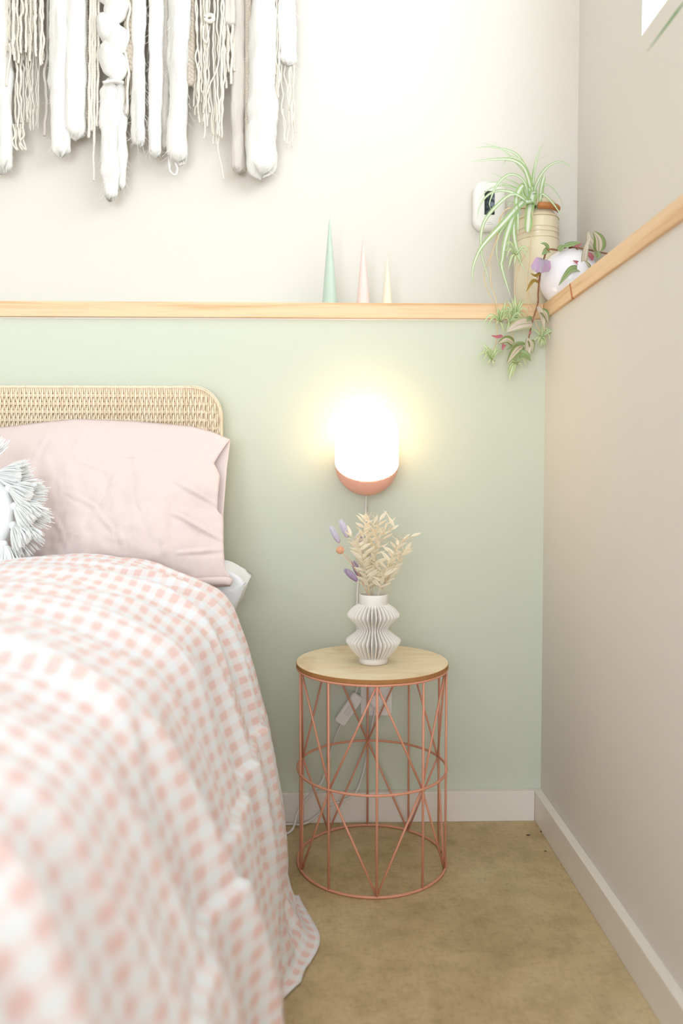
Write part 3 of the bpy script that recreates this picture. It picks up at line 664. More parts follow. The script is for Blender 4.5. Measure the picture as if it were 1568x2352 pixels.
# ================================================================== bed: rattan headboard, mattress, pillows, bedspread
def rattan(name, rgb, seed):
    t = NT(name); v = t.coord('Object', (60, 60, 9)); oi = t.n('ObjectInfo')
    f = t.noise(v, 1.0, 4, .6)
    c = s2l(rgb); col = t.ramp(f, [(.3, tuple(x*.82 for x in c)), (.5, c), (.75, tuple(min(1, x*1.08) for x in c))])
    hv = t.ramp(oi.outputs['Random'], [(0, (.88, .82, .76)), (.3, (1, .99, .97)), (.7, (1, 1, 1)), (1, (.95, .89, .84))])
    m = t.n('Mix', data_type='RGBA', blend_type='MULTIPLY'); m.inputs[0].default_value = .9; t.l(col, m.inputs[6]); t.l(hv, m.inputs[7])
    t.l(m.outputs[2], t.b.inputs['Base Color']); t.b.inputs['Roughness'].default_value = .5; return t.m
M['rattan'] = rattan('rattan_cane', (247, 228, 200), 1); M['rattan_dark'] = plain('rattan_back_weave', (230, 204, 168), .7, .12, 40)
HY = 1.893; HX1 = py(511, 1000, HY)[0]; HZ1 = py(300, 886, HY)[2]; HX0 = HX1-1.46; HZ0 = .32; CRr = .072
bed = thing('bed', 'bed with a woven natural rattan headboard against the green wall', 'bed', ((HX0+HX1)/2, 1.0, 0))
def hb_top(x):
    d = min(x-HX0, HX1-x)
    return HZ1 if d >= CRr else HZ1-CRr+math.sqrt(max(0, CRr**2-(CRr-d)**2))
pitch, rowz = .0053, .0196
def strand_mesh(ph, h):
    n = max(6, int(h/rowz*4)); z = np.linspace(0, -h, n)
    y = -.0030*np.cos(PI*(-z-.024)/rowz)*ph*np.clip((-z-.008)/.010, 0, 1)-.003*np.clip(1-(-z)/.014, 0, 1)
    P = np.stack([np.zeros(n), y, z], 1); a = np.arange(6)*PI/3
    wv = .00245*(1+.10*np.cos(PI*(-z-.024)/rowz)*ph)
    V = [(wv[i]*math.cos(q), P[i][1]+.0014*math.sin(q), P[i][2]) for i in range(n) for q in a]
    Fc = gridfaces(n, 6, True)+[tuple(range(5, -1, -1)), tuple(range((n-1)*6, n*6))]
    return mesh('cane_strand', V, Fc, M['rattan'])
full = [strand_mesh(1, HZ1-HZ0), strand_mesh(-1, HZ1-HZ0)]
B = base_of(bed); ns = int((HX1-.006-HX0)/pitch)
for i in range(ns):
    x = HX1-.007-i*pitch; tz = hb_top(x)-.002; ph = i % 2
    if tz > HZ1-.003: me = full[ph]; tz = HZ1
    else: me = strand_mesh(1 if not ph else -1, tz-HZ0)
    if tz < HZ1:
        # keep the weave in step with the rows
        for v in me.vertices: pass
    link('cane_strand', me, bed, (x-B[0]+random.uniform(-.0003, .0003), HY-B[1], tz-B[2]), (0, random.uniform(-.003, .003), 0))
r = 0
while HZ1-.024-r*rowz > HZ0+.02:
    z = HZ1-.024-r*rowz; d = z-(HZ1-CRr); ins = .005+(CRr-math.sqrt(max(0, CRr**2-d*d)) if d > 0 else 0)
    for dz in (-.0017, .0017):
        obj('weft_cane', tube([(HX0+ins, HY, z+dz), (HX1-ins, HY, z+dz)], .0019, 6), M['rattan'], bed)
    r += 1
def outline(R0, inset, x_end=None):
    P = [(HX0+inset, HZ0)]+[(HX0+inset, HZ1-CRr)]
    P += [(HX0+CRr-(CRr-inset)*math.cos(a), HZ1-CRr+(CRr-inset)*math.sin(a)) for a in np.linspace(.1, PI/2, 10)]
    P += [(HX1-CRr+(CRr-inset)*math.sin(a), HZ1-CRr+(CRr-inset)*math.cos(a)) for a in np.linspace(0, PI/2, 10)]
    P += [(HX1-inset, HZ0)]
    return P
OL = outline(0, .004)
obj('edge_binding', tube([(x, HY-.001, z) for x, z in OL], .0036, 8), M['rattan'], bed)
obj('frame_pole', tube([(x, HY+.020, z) for x, z in outline(0, .014)], .0125, 12), M['rattan'], bed)
arc = [(HX1-CRr+(CRr+.0004)*math.sin(a), HZ1-CRr+(CRr+.0004)*math.cos(a)) for a in np.linspace(.02, 1.25, 16)]
for k, (dr, dyy) in enumerate(((-.001, -.0045), (-.0055, -.0052))):
    obj('corner_cane', tube([(HX1-CRr+(CRr+dr)*math.sin(a), HY+dyy, HZ1-CRr+(CRr+dr)*math.cos(a)) for a in np.linspace(-.05, 1.25+.5*k, 18)], .0015, 6), M['rattan'], bed)
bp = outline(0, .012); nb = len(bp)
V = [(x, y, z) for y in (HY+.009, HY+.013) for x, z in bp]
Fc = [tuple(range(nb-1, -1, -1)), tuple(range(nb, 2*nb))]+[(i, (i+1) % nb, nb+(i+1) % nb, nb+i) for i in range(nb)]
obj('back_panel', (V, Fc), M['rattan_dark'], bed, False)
for x in (HX0+.05, HX1-.06): bevel(obj('leg', box(x-.02, x+.02, 1.905, 1.924, 0, .75), M['rattan_dark'], bed, False), .003)
BX1 = HX1-.05; BX0 = HX0
bevel(obj('bed_base', box(BX0+.02, BX1, -.12, 1.86, .12, .30), M['rattan_dark'], bed, False), .01)
for x in (BX0+.08, BX1-.06):
    for y in (-.05, 1.75): bevel(obj('leg', box(x-.03, x+.03, y-.03, y+.03, 0, .12), M['rattan_dark'], bed, False), .004)
M['sheet'] = plain('white_cotton', (246, 246, 248), .85, .01, 20, .1, 90, spec=.2)
mt = obj('mattress', box(BX0+.01, BX1+.01, -.13, 1.87, .302, .545), M['sheet'], None, False)
bv = mt.modifiers.new('bevel', 'BEVEL'); bv.width = .05; bv.segments = 5
tag(mt, 'white mattress under the gingham bedspread and pillows', 'mattress')

def linen(name, rgb, sc=900, bs=.25):
    t = NT(name); c = s2l(rgb); tc_ = t.n('TexCoord'); mp = t.n('Mapping'); mp.inputs['Scale'].default_value = (sc, sc, sc); t.l(tc_.outputs['UV'], mp.inputs['Vector'])
    wv = t.n('TexNoise'); wv.inputs['Scale'].default_value = 1; wv.inputs['Detail'].default_value = 2; t.l(mp.outputs[0], wv.inputs['Vector'])
    col = t.ramp(wv.outputs['Fac'], [(.35, tuple(x*.94 for x in c)), (.65, c)])
    t.l(col, t.b.inputs['Base Color']); t.b.inputs['Roughness'].default_value = .88; t.b.inputs['Specular IOR Level'].default_value = .15
    t.b.inputs['Sheen Weight'].default_value = .15; t.bump(wv.outputs['Fac'], bs, .0006); t.translucent(col, .12); return t.m
M['pink_linen'] = linen('blush_pink_linen', (248, 227, 222), 500)
# --- pink pillow: leaning, with an open pillowcase end
NS, NTt = 150, 90
XLp = -.97
PB, PT = 1.705, 1.862
def top_v(u): return np.interp(u, [-420, -200, 0, 90, 175, 300, 440, 490, 529], [1020, 996, 982, 971, 962, 967, 979, 993, 1010])
def bot_v(u): return np.interp(u, [-420, 0, 300, 480, 531], [1352, 1352, 1350, 1350, 1346])
def right_u(t_):   # front layer edge, t from bottom to top
    return np.interp(t_, [0, .02, .06, .10, .16, .3, .455, .47, .50, .60, .735, .77, .80, .88, .96, 1], [529, 531, 529, 519, 514.5, 513, 513, 510, 499, 500, 505, 498, 491, 505, 520, 529])
creases = [((115, 986), (65, 1075), 3.0), ((199, 975), (165, 1044), 2.5), ((330, 1000), (308, 1050), 3), ((308, 1050), (318, 1143), 5), ((318, 1143), (330, 1193), 4.5), ((268, 1086), (237, 1160), 4), ((140, 1100), (138, 1140), 2.5),
           ((268, 1205), (283, 1262), 4), ((150, 1130), (230, 1170), 3.5), ((215, 1165), (262, 1225), 3.5), ((360, 1224), (385, 1275), 4), ((400, 1105), (500, 1160), 4), ((330, 1190), (355, 1240), 3.5), ((160, 1235), (155, 1265), 2.5),
           ((320, 1030), (400, 1032), 2.5), ((395, 1100), (470, 1075), 3), ((120, 1180), (150, 1250), 3), ((400, 1180), (510, 1240), 7), ((410, 1270), (515, 1262), 4), ((60, 1000), (150, 1000), 2), ((230, 1040), (330, 1052), 2.5), ((180, 1060), (250, 1085), 2.5)]
crs = [(np.array(a, float), np.array(b, float), h) for a, b, h in creases]
def crease(u, v):
    s = 0; p = np.array([u+5*nz(u/40, v/40), v])
    for a, b, h in crs:
        d = b-a; L2 = d@d; t_ = min(1, max(0, ((p-a)@d)/L2)); q = p-(a+d*t_); dist = math.hypot(*q)
        fall = math.sin(PI*min(1, max(0, .12+.76*t_)))
        s += h*.00115*fall*(math.exp(-(dist/3.4)**2)*1.6-math.exp(-((dist-7)/6)**2)*.5)
    return s
pil = thing('pink_pillow', 'blush pink linen pillow leaning on the rattan headboard', 'pillow', (-.55, 1.70, .60))
def pillow_pt(s, t_, front):
    ur = float(right_u(t_)) if front else float(np.interp(t_, [0, .1, .3, .47, .8, 1], [528, 516, 511.5, 511, 520, 529]))
    u = -420+(ur+420)*s
    v = bot_v(u)+(top_v(u)-bot_v(u))*t_
    y = PB+(PT-PB)*t_**1.15
    p = py(u, v, y)
    et = max(0., 1-abs(2*t_-1)**2.6)**.6                      # falls to 0 at top and bottom
    el = 1-math.exp(-s*9)                                     # closed left end
    er = 1-.72*np.clip((s-.80)/.2, 0, 1)**1.3                 # flattens toward the open end
    thk = .085*et*el*er
    if front:
        n_ = np.array([0, -.86, .35]); h = thk+.004*et
        h += et*(.013*fbm(u/130, v/110, 1.3)+.0042*fbm(u/40, v/75, 4.2)+.0012*fbm(u/14, v/26, 2.2))+crease(u, v)
        seam = np.interp(t_, [0, .35, .6, .85, 1], [408, 394, 388, 394, 398]); h -= .0022*math.exp(-((u-seam)/2.2)**2)
        if s > .8: h += .010*math.sin(t_*11+.6)*((s-.8)/.2)**1.5*et
        h -= (.014*math.exp(-((t_-.74)/.06)**2))*np.clip((s-.88)/.12, 0, 1)
        q = p+n_*h
        if q[1] < p[1]-.0: pass
        d = q-EYE; tt = q[1]/ray(u, v)[1]; return EYE+ray(u, v)*tt    # keep it on the same line of sight so the outline holds
    n_ = np.array([0, .5, -.1]); return p+n_*thk*.35+np.array([0, .006*et, 0])
ss = np.linspace(0, 1, NS)**.9; tt_ = np.linspace(0, 1, NTt)
Vf = [pillow_pt(s, t_, True) for s in ss for t_ in tt_]; UVf = [(s*.7, t_*.45) for s in ss for t_ in tt_]
o = obj('pillowcase_front', (Vf, gridfaces(NS, NTt)), M['pink_linen'], pil, True, UVf)
sd = o.modifiers.new('solid', 'SOLIDIFY'); sd.thickness = .0016; sd.offset = 0
Vb = [pillow_pt(s, t_, False) for s in ss for t_ in tt_]
o = obj('pillowcase_back', (Vb, gridfaces(NS, NTt)), M['pink_linen'], pil, True, UVf)
sd = o.modifiers.new('solid', 'SOLIDIFY'); sd.thickness = .0016; sd.offset = 0
# folded hem roll at the lower corner
hr = [py(400, 1338, 1.69), py(470, 1336, 1.672), py(515, 1334, 1.668), py(531, 1338, 1.672)]
obj('hem_roll', tube(spline(hr, 24), np.interp(np.linspace(0, 1, 24), [0, .6, 1], [.006, .0095, .0085]), 12, ell=.7), M['pink_linen'], pil)

# --- white pillow under it, with a pinched corner
def flat_pillow(cx, cy_, cz, lx, ly, hz_, n=60, ear=.09):
    V = []; Fc = []
    for side in (1, -1):
        for i in range(n+1):
            for j in range(n+1):
                a, b = 2*i/n-1, 2*j/n-1
                ex = 1-ear*(1-b*b)**1*(a*a); ey = 1-ear*(1-a*a)*(b*b)
                h = (max(0, 1-a**14)*max(0, 1-b**8))**.5
                w_ = .010*fbm(a*2.1, b*2.1, side)*h
                V.append((cx+lx*a*ex, cy_+ly*b*ey, cz+side*hz_*h*(1 if side > 0 else .8)+w_+.036*max(0, a*abs(b))**4*abs(a)**5))
    m = n+1
    f1 = gridfaces(m, m); Fc = [tuple(reversed(f)) for f in f1]+[tuple(q+m*m for q in f) for f in f1]
    return V, Fc
ear = py(574, 1326, 1.70)
wp = obj('white_pillow', flat_pillow(ear[0]-.356, 1.800, .604, .345, .074, .068), M['sheet'], None)
tag(wp, 'white pillow lying under the pink pillow with its corner sticking out', 'pillow')

# --- gingham bedspread
def gingham():
    t = NT('pink_gingham_cotton'); tc_ = t.n('TexCoord'); sp = t.n('SeparateXYZ')
    nn = t.n('TexNoise'); nn.inputs['Scale'].default_value = 14; nn.inputs['Detail'].default_value = 2; t.l(tc_.outputs['UV'], nn.inputs['Vector'])
    mx = t.n('Mix', data_type='VECTOR'); mx.inputs[0].default_value = .006; t.l(tc_.outputs['UV'], mx.inputs[4]); t.l(nn.outputs['Color'], mx.inputs[5])
    t.l(mx.outputs[1], sp.inputs[0])
    p = .026
    def stripe(o_):
        f = t.math('FRACT', t.math('DIVIDE', o_, p)); d = t.math('ABSOLUTE', t.math('SUBTRACT', f, .5))
        r = t.n('MapRange', interpolation_type='SMOOTHSTEP'); r.inputs[1].default_value = .205; r.inputs[2].default_value = .295; r.inputs[3].default_value = 1; r.inputs[4].default_value = 0
        t.l(d, r.inputs[0]); return r.outputs[0]
    a, b = stripe(sp.outputs[0]), stripe(sp.outputs[1]); v = t.math('MULTIPLY', t.math('ADD', a, b), .5)
    col = t.ramp(v, [(0, s2l((251, 252, 254))), (.5, s2l((252, 241, 239))), (1, s2l((248, 215, 207)))])
    fn = t.n('TexNoise'); fn.inputs['Scale'].default_value = 700; t.l(tc_.outputs['UV'], fn.inputs['Vector'])
    t.l(col, t.b.inputs['Base Color']); t.b.inputs['Roughness'].default_value = .9; t.b.inputs['Specular IOR Level'].default_value = .12
    t.b.inputs['Sheen Weight'].default_value = .1; t.bump(fn.outputs['Fac'], .25, .0006); t.translucent(col, .15); return t.m
M['gingham'] = gingham()
YE = 1.625
ctr = [py(u, v, YE) for u, v in ((-40, 1290), (60, 1280), (153, 1270), (268, 1273), (344, 1285), (421, 1306), (501, 1344), (536, 1380), (555, 1420), (576, 1480), (600, 1560), (628, 1660), (645, 1750), (657, 1850), (661, 1950))]
prof = [(-1.72, .30), (-1.70, .5), (-1.66, .62), (-1.55, .67), (-1.2, .69), (-.9, .70)]+[(p[0], p[2]) for p in ctr]+[(-.073, .06), (-.068, .02), (-.058, .0065), (-.044, .0055)]
prof = spline([(x, z, 0) for x, z in prof], 300)[:, :2]
sarc = np.r_[0, np.cumsum(np.hypot(*np.diff(prof, axis=0).T))]
tg = np.gradient(prof, axis=0); tg /= np.linalg.norm(tg, axis=1)[:, None]; nrm2 = np.stack([-tg[:, 1], tg[:, 0]], 1)
nrm2 = np.where(nrm2[:, :1]*0+1 > 0, nrm2, nrm2)
NYB = 330; V = []; UV = []
rc = np.random.default_rng(3)
CRZ = [(rc.uniform(.15, 1.55), rc.uniform(-.25, .25), rc.uniform(.004, .010), rc.uniform(.008, .016), rc.uniform(.05, .45), rc.uniform(.12, .35)) for _ in range(26)]
def ridges(y, q):      # pinched creases that run over the edge and down the side
    r_ = 0
    for yc, sl, h, wd, q0, ql in CRZ:
        e = (q-q0)/ql
        if 0 < e < 1:
            t_ = (y-yc-sl*(q-q0)-.012*nz(q*9, yc*7))/wd
            if abs(t_) < 4: r_ += h*math.sin(PI*e)*(math.exp(-t_*t_)-.45*math.exp(-((t_-1.7)/1.2)**2))
    return r_
def fold(y, q):   # sharp asymmetrical folds running across the bed and down its side
    a = y*1.0+.10*nz(y*3, q*2, 2.)
    f = 0
    for k, (lam, ph, am) in enumerate(((.21, .3, 1.), (.125, 1.7, .7), (.077, .4, .42))):
        x = a/lam+ph+.35*nz(q*1.7, k*5., y*1.5)
        c = x-math.floor(x); f += am*((1-abs(2*c-1))**1.6-.4)
    return f
iq = np.interp(.62, [0, 1], [0, 1])
right0 = np.argmin(np.abs(prof[:, 0]+.62)+(prof[:, 1] < .5)*9)
for i in range(NYB):
    fy = i/(NYB-1)
    for j in range(300):
        x, z = prof[j]; q = sarc[j]
        dr = max(0., min(1., (q-sarc[right0])/.35)); low = max(0., min(1., (.62-z)/.5)) if x > -.6 else 0
        yend = YE-.135*max(0., min(1., (-.50-x)/.30))**1.5 if z > .5 else YE-.05*low
        yfar = -.22
        y = yend+(yfar-yend)*fy
        amp = (.0048+.0135*dr**1.5)*(1+.35*low)
        amp *= 1-.65*low*max(0., min(1., (y-1.10)/.35))
        fl = fold(y, q)
        d = amp*fl+.006*fbm(x*3.1, y*3.1, 3.)*(.4+dr)+.0034*fbm(x*13+z*9, y*13, 1.)
        d += ridges(y, q-sarc[right0])*(1-.65*low)
        d -= .020*max(0, 1-(yend-y)/.018)**2*(1 if z > .2 else z/.2)          # rolled far edge
        d -= .010*(1/(1+math.exp((yend-.05-.01*nz(q*4)-y)/-.004)))*(1 if z > .4 else 0)*dr   # second tier of the turned back edge
        if z < .03: d = max(d, 0)*.3
        X = x+nrm2[j][0]*d; Z = z+nrm2[j][1]*d
        if x > -.5:
            near = max(0., min(1., (1.15-y)/.5)); X += .020*near*low                       # the near part stands out a little
            flare = math.exp(-((y-1.42)/.085)**2)
            if z < .09: X += flare*.040*(1-z/.09)**1.2+(-.030*max(0, min(1, (1.30-y)/.05))*(1-z/.09))
            X -= .012*low*max(0, min(1, (y-1.52)/.08))
        Z = max(Z, .0045 if z < .03 else .006)
        V.append((X, y, Z)); UV.append((q+.01*nz(y*4, q*2), y+.012*nz(q*3, y*3, 4)))
bs = obj('bedspread', (V, gridfaces(NYB, 300)), M['gingham'], None, True, UV)
sd = bs.modifiers.new('solid', 'SOLIDIFY'); sd.thickness = .003; sd.offset = 0
tag(bs, 'pink and white gingham bedspread draped over the bed down to the floor', 'bedspread')

# --- round cushion with tassels
M['wool'] = plain('white_wool', (247, 246, 243), .95, .02, 60, .3, 200, spec=.1)
M['tassel'] = plain('white_cotton_yarn', (255, 255, 252), .95, .0, 60, spec=.1)
cc = py(-84, 1190, 1.592); CR = .105
cu = thing('tasselled_cushion', 'round white cushion with a ring of yarn tassels against the pink pillow', 'cushion', (cc[0], cc[1], cc[2]-CR))
til = math.radians(20)
def cu_pt(r, a, h): # tilted disc facing the room
    x, zz = r*math.cos(a), r*math.sin(a); return cc+np.array([x, zz*math.sin(til)-h*math.cos(til), zz*math.cos(til)+h*math.sin(til)])
V = []; n = 26; m = 64
for side in (1, -1):
    for i in range(n):
        rr = CR*math.sin(PI/2*i/(n-1))
        for q in range(m): V.append(cu_pt(rr, 2*PI*q/m, side*.050*math.cos(PI/2*i/(n-1))**.8))
g = gridfaces(n, m, True); obj('cover', (V, g+[tuple(q+n*m for q in reversed(f)) for f in g]), M['wool'], cu)
def tassel_mesh():
    parts = [lathe([(.002, 0), (.0075, .002), (.0085, .007), (.0075, .012), (.0065, .014), (.0105, .024), (.0150, .038), (.0160, .048), (.008, .054), (.001, .055)], (0, 0, 0), 16, True, True)]
    for i in range(170):
        a = rng.uniform(0, 2*PI); r0 = .0065*math.sqrt(rng.uniform(.35, 1)); k = rng.uniform(.55, 1.15); ln = rng.uniform(.058, .074)
        sp = (.004+.022*k*(r0/.0065))
        P = [(r0*math.cos(a), r0*math.sin(a), .011), ((r0+sp*.35)*math.cos(a), (r0+sp*.3)*math.sin(a), ln*.35), ((r0+sp*.8)*math.cos(a+.15), (r0+sp*.8)*math.sin(a+.15), ln*.72), ((r0+sp)*math.cos(a+.3), (r0+sp)*math.sin(a+.3)-.002, ln)]
        parts.append(tube(spline(P, 7), [.0010, .0012, .0012, .0012, .0011, .0010, .0006], 4))
    V, Fc = join(parts); return mesh('tassel', V, Fc, M['tassel'])
tms = [tassel_mesh() for _ in range(3)]
B = base_of(cu)
for k in range(16):
    a = math.radians(-8+360/16*k); p = cu_pt(CR*.985, a, .010); d = cu_pt(CR*1.2, a-.12+rng.uniform(-.15, .15), .018)-p; d[2] -= .011
    q = Vector(d).to_track_quat('Z', 'Y'); link('tassel', tms[k % 3], cu, mat4=Matrix.Translation(Vector(p-B)) @ q.to_matrix().to_4x4() @ Matrix.Rotation(k*1.3, 4, 'Z') @ Matrix.Scale(rng.uniform(1.0, 1.14), 4))

# ================================================================== fibre wall hanging
def roving(name, rgb):
    t = NT(name); v = t.coord('Object', (1, 1, .07)); f = t.noise(v, 120, 5, .7); g2 = t.noise(t.coord('Object'), 24, 3)
    c = s2l(rgb); col = t.ramp(f, [(.3, tuple(x*.95 for x in c)), (.6, c)])
    t.l(col, t.b.inputs['Base Color']); t.b.inputs['Roughness'].default_value = 1; t.b.inputs['Specular IOR Level'].default_value = .05; t.b.inputs['Sheen Weight'].default_value = .3
    t.bump(t.math('ADD', f, g2), .6, .005); t.translucent(col, .12); return t.m
M['roving'] = roving('white_wool_roving', (250, 245, 238)); M['roving_grey'] = roving('oatmeal_wool_roving', (236, 226, 214))
M['cord'] = plain('cream_cotton_cord', (236, 228, 213), .9, .03, 200, .3, 600, spec=.1); M['cord_beige'] = plain('oatmeal_cord', (212, 198, 180), .9, .04, 200, .3, 600, spec=.1)
HYY = YU-.045; ZD = py(300, -330, HYY)[2]
wh = thing('wall_hanging', 'cream fibre wall hanging of wool rovings, cords and braids on the white wall', 'wall hanging', (py(340, 200, HYY)[0], YU, py(250, 460, HYY)[2]))
xa, xb = py(-520, 0, HYY)[0], py(700, 0, HYY)[0]
obj('dowel', tube(spline([(xa-.03, HYY, ZD), ((xa+xb)/2, HYY, ZD+.004), (xb+.03, HYY, ZD)], 20), .011, 12), M['grip'], wh)
for f in (.2, .8): obj('hook', tube(spline([(xa+(xb-xa)*f, YU, ZD+.02), (xa+(xb-xa)*f, YU-.025, ZD+.016), (xa+(xb-xa)*f, HYY-.012, ZD-.004), (xa+(xb-xa)*f, HYY-.014, ZD+.006)], 14), .002, 6), M['wire'], wh)
S = HYY/F
def ppx(pts, dy=0., n=40):
    return spline([np.array([*py(u, v, HYY+dy)]) for u, v in pts], n)
def topz(u): return (u, -330)
seedc = [0]
def rov(u0, u1, vb, wpx, dy=0., m='roving', taper=.35, vt=None, name='wool_roving', lump=.2, wob=5):
    seedc[0] += 7; sd = seedc[0]; v0 = -330 if vt is None else vt; L = vb-v0; NR = 84
    vv = np.linspace(v0, vb, 11); uu = [u0+(u1-u0)*((v-v0)/L)+wob*nz(v/55., sd)+.4*wob*nz(v/22., sd+.5) for v in vv]
    P = ppx(list(zip(uu, vv)), dy, NR); s = np.linspace(0, 1, NR); r0 = wpx/2*S
    V = []; k = 26; T, N, B_ = frames(P); tw = rng.uniform(-3, 3); ph = rng.uniform(0, 6); px = 1/L
    for i in range(NR):
        end = min(1, max(0, (1-s[i])*L)/(wpx*.30)+.0)**.5; sta = 1 if vt is None else min(1, (s[i]*L/(wpx*.9)+.15))**.6
        base = r0*(1+lump*nz(s[i]*L/60., sd)+.10*nz(s[i]*L/23., sd+3.))*max(end, .05)*sta*(1-taper*.25*s[i])
        for q in range(k):
            a = 2*PI*q/k; ca, sa = math.cos(a), math.sin(a)
            rr = base*(1+.13*math.sin(2*a+tw*s[i]*L/260+ph)+.10*math.sin(3*a-tw*s[i]*L/200+ph)+.15*nz(ca*1.7, sa*1.7+sd, s[i]*L/42.)+.07*nz(ca*4, sa*4+sd, s[i]*L/16.))
            p = P[i]+rr*(ca*N[i]*.75+sa*B_[i]); p[2] += (s[i]**8)*S*wpx*.34*nz(ca*2.2, sa*2.2, sd)
            V.append(p)
    o = obj(name, (V, gridfaces(NR, k, True)+[tuple(range(k-1, -1, -1)), tuple(range((NR-1)*k, NR*k))]), M[m], wh)
    fz = []
    for _ in range(int(60+wpx*2.4)):          # loose fibres standing off the wool
        i = int(NR*(1-rng.uniform(0, 1)**1.5*.98)) if rng.uniform() < .5 else int(rng.integers(3, NR-2)); i = min(NR-2, max(2, i)); a = rng.uniform(0, 2*PI)
        d = N[i]*math.cos(a)*.75+B_[i]*math.sin(a); p = P[i]+d*r0*.9*min(1, (1-s[i])*L/(wpx*.3))**.5
        ln = rng.uniform(.008, .026); e = rng.normal(size=3)*.3+d*.45; dn = np.array([0, 0, -1.])
        fz.append(tube([p, p+(dn+e)*ln*.5, p+(dn+e*1.4)*ln], [.00042, .00036, .00014], 3, False))
    obj('loose_fibre', join(fz), M[m], o, False)['kind'] = 'stuff'
def puff(u, v, w_, h, tilt, dy):
    seedc[0] += 5; sd = seedc[0]; c = py(u, v, HYY+dy); V = []; n, k = 22, 30; ct, st = math.cos(tilt), math.sin(tilt)
    for i in range(n):
        f = PI*i/(n-1)
        for q in range(k):
            a = 2*PI*q/k; d = np.array([math.sin(f)*math.cos(a), math.sin(f)*math.sin(a), math.cos(f)])
            g = 1+.16*nz(*(d*1.6+sd))+.06*nz(*(d*5+sd)); x, y, z = d*g*np.array([w_/2, w_*.36, h/2])*S
            V.append(c+np.array([x*ct+z*st, y, -x*st+z*ct]))
    obj('knotted_roving', (V, gridfaces(n, k, True)), M['roving'], wh)
def cord(pts, r, m='cord', dy=0., n=40, name='cord', wob=1.5, twist=0):
    seedc[0] += 3; sd = seedc[0]
    Q0 = spline([(u, v, 0) for u, v in pts], max(6, int(abs(pts[-1][1]-pts[0][1])/13)))
    P = ppx([(u+wob*nz(v/38., sd)+.55*wob*nz(v/15., sd+2.), v) for u, v, _ in Q0], dy, max(n, len(Q0)*2))
    if not twist: return obj(name, tube(P, r, 7), M[m], wh)
    L = np.r_[0, np.cumsum(np.linalg.norm(np.diff(P, axis=0), axis=1))]; nn = int(L[-1]/.0026); Q = spline(P, nn); T, N, B_ = frames(Q); q = np.linspace(0, L[-1], nn)
    parts = []
    for k in range(3):
        a = q/(twist)*2*PI+k*2*PI/3; parts.append(tube(Q+r*.55*(np.cos(a)[:, None]*N+np.sin(a)[:, None]*B_), r*.58, 6))
    obj(name, join(parts), M[m], wh)
def braid(u, vb, wpx, m='cord_beige', dy=0., v0=-330, name='braid', u1=None):
    P0 = ppx([(u, v0), ((u+(u1 or u))/2+1, (v0+vb)/2), (u1 or u, vb)], dy, 3); n = int((vb-v0)/2.2); P = spline(P0, n); r = wpx*S*.26; q = np.arange(n)*2.2*S
    parts = []
    for k in range(3):
        ph = q/(wpx*S*1.5)*2*PI/1.0+k*2*PI/3
        parts.append(tube(P+np.stack([np.sin(ph)*wpx*S*.30, -np.sin(2*ph)*wpx*S*.18, q*0], 1), r, 8))
    obj(name, join(parts), M[m], wh)
def strings(u0, u1, vb0, vb1, n, r, m='cord', dy=-.01, vt=-330, sp=3, name='string'):
    for k in range(n):
        f = (k+.5)/n; u = u0+(u1-u0)*f+rng.uniform(-1.5, 1.5); vb = rng.uniform(vb0, vb1)
        cord([(u, vt), (u+rng.uniform(-sp, sp), vt+(vb-vt)*.4), (u+rng.uniform(-sp, sp), vt+(vb-vt)*.7), (u+rng.uniform(-sp, sp)*1.3, vb)], r, m, dy+rng.uniform(-.008, .008), 30, name, 5.5, twist=(r*3.4 if r > .0023 else 0))
# rovings
rov(2, 6, 396, 52); rov(-28, -18, 330, 44, .004); rov(133, 138, 358, 42, -.008); rov(168, 174, 318, 46, -.004); rov(322, 318, 335, 34, -.008); rov(358, 358, 362, 34, -.005); rov(408, 410, 371, 50, -.010)
rov(546, 548, 398, 32, .012, 'roving_grey'); rov(604, 602, 404, 66, -.008); rov(660, 660, 150, 38, 0); rov(382, 376, 345, 26, .012, 'roving_grey')
for k in range(9):                       # the hanging goes on past the edge of the photograph
    rov(-75-48*k, -72-48*k, 300+60*math.sin(k*1.9), 40+8*math.sin(k*2.3), -.004*(k % 3), 'roving_grey' if k % 4 == 2 else 'roving')
    strings(-100-48*k, -84-48*k, 150, 280, 3, .0028, dy=.004, name='cotton_cord')
# knotted puff with its two tails
rov(258, 258, -60, 54, -.012)
for u, v, w_, h, tl_ in ((262, -70, 52, 80, .3), (250, -18, 54, 70, -.4), (267, 22, 50, 72, .35), (250, 66, 52, 74, -.35), (268, 98, 46, 78, .3), (254, 138, 50, 84, -.25), (270, 158, 40, 66, .2)): puff(u, v, w_, h, tl_, -.016)
rov(252, 252, 458, 36, -.010, vt=180); rov(274, 277, 434, 30, .0, 'roving', vt=182)
cord([(236, 190), (260, 186), (284, 190)], .004, 'roving', -.034, 12, 'roving_tie')
# loop under one roving
cord([(388, 360), (390, 392), (399, 403), (408, 394), (402, 372)], .0028, 'roving', -.006, 24, 'wool_loop')
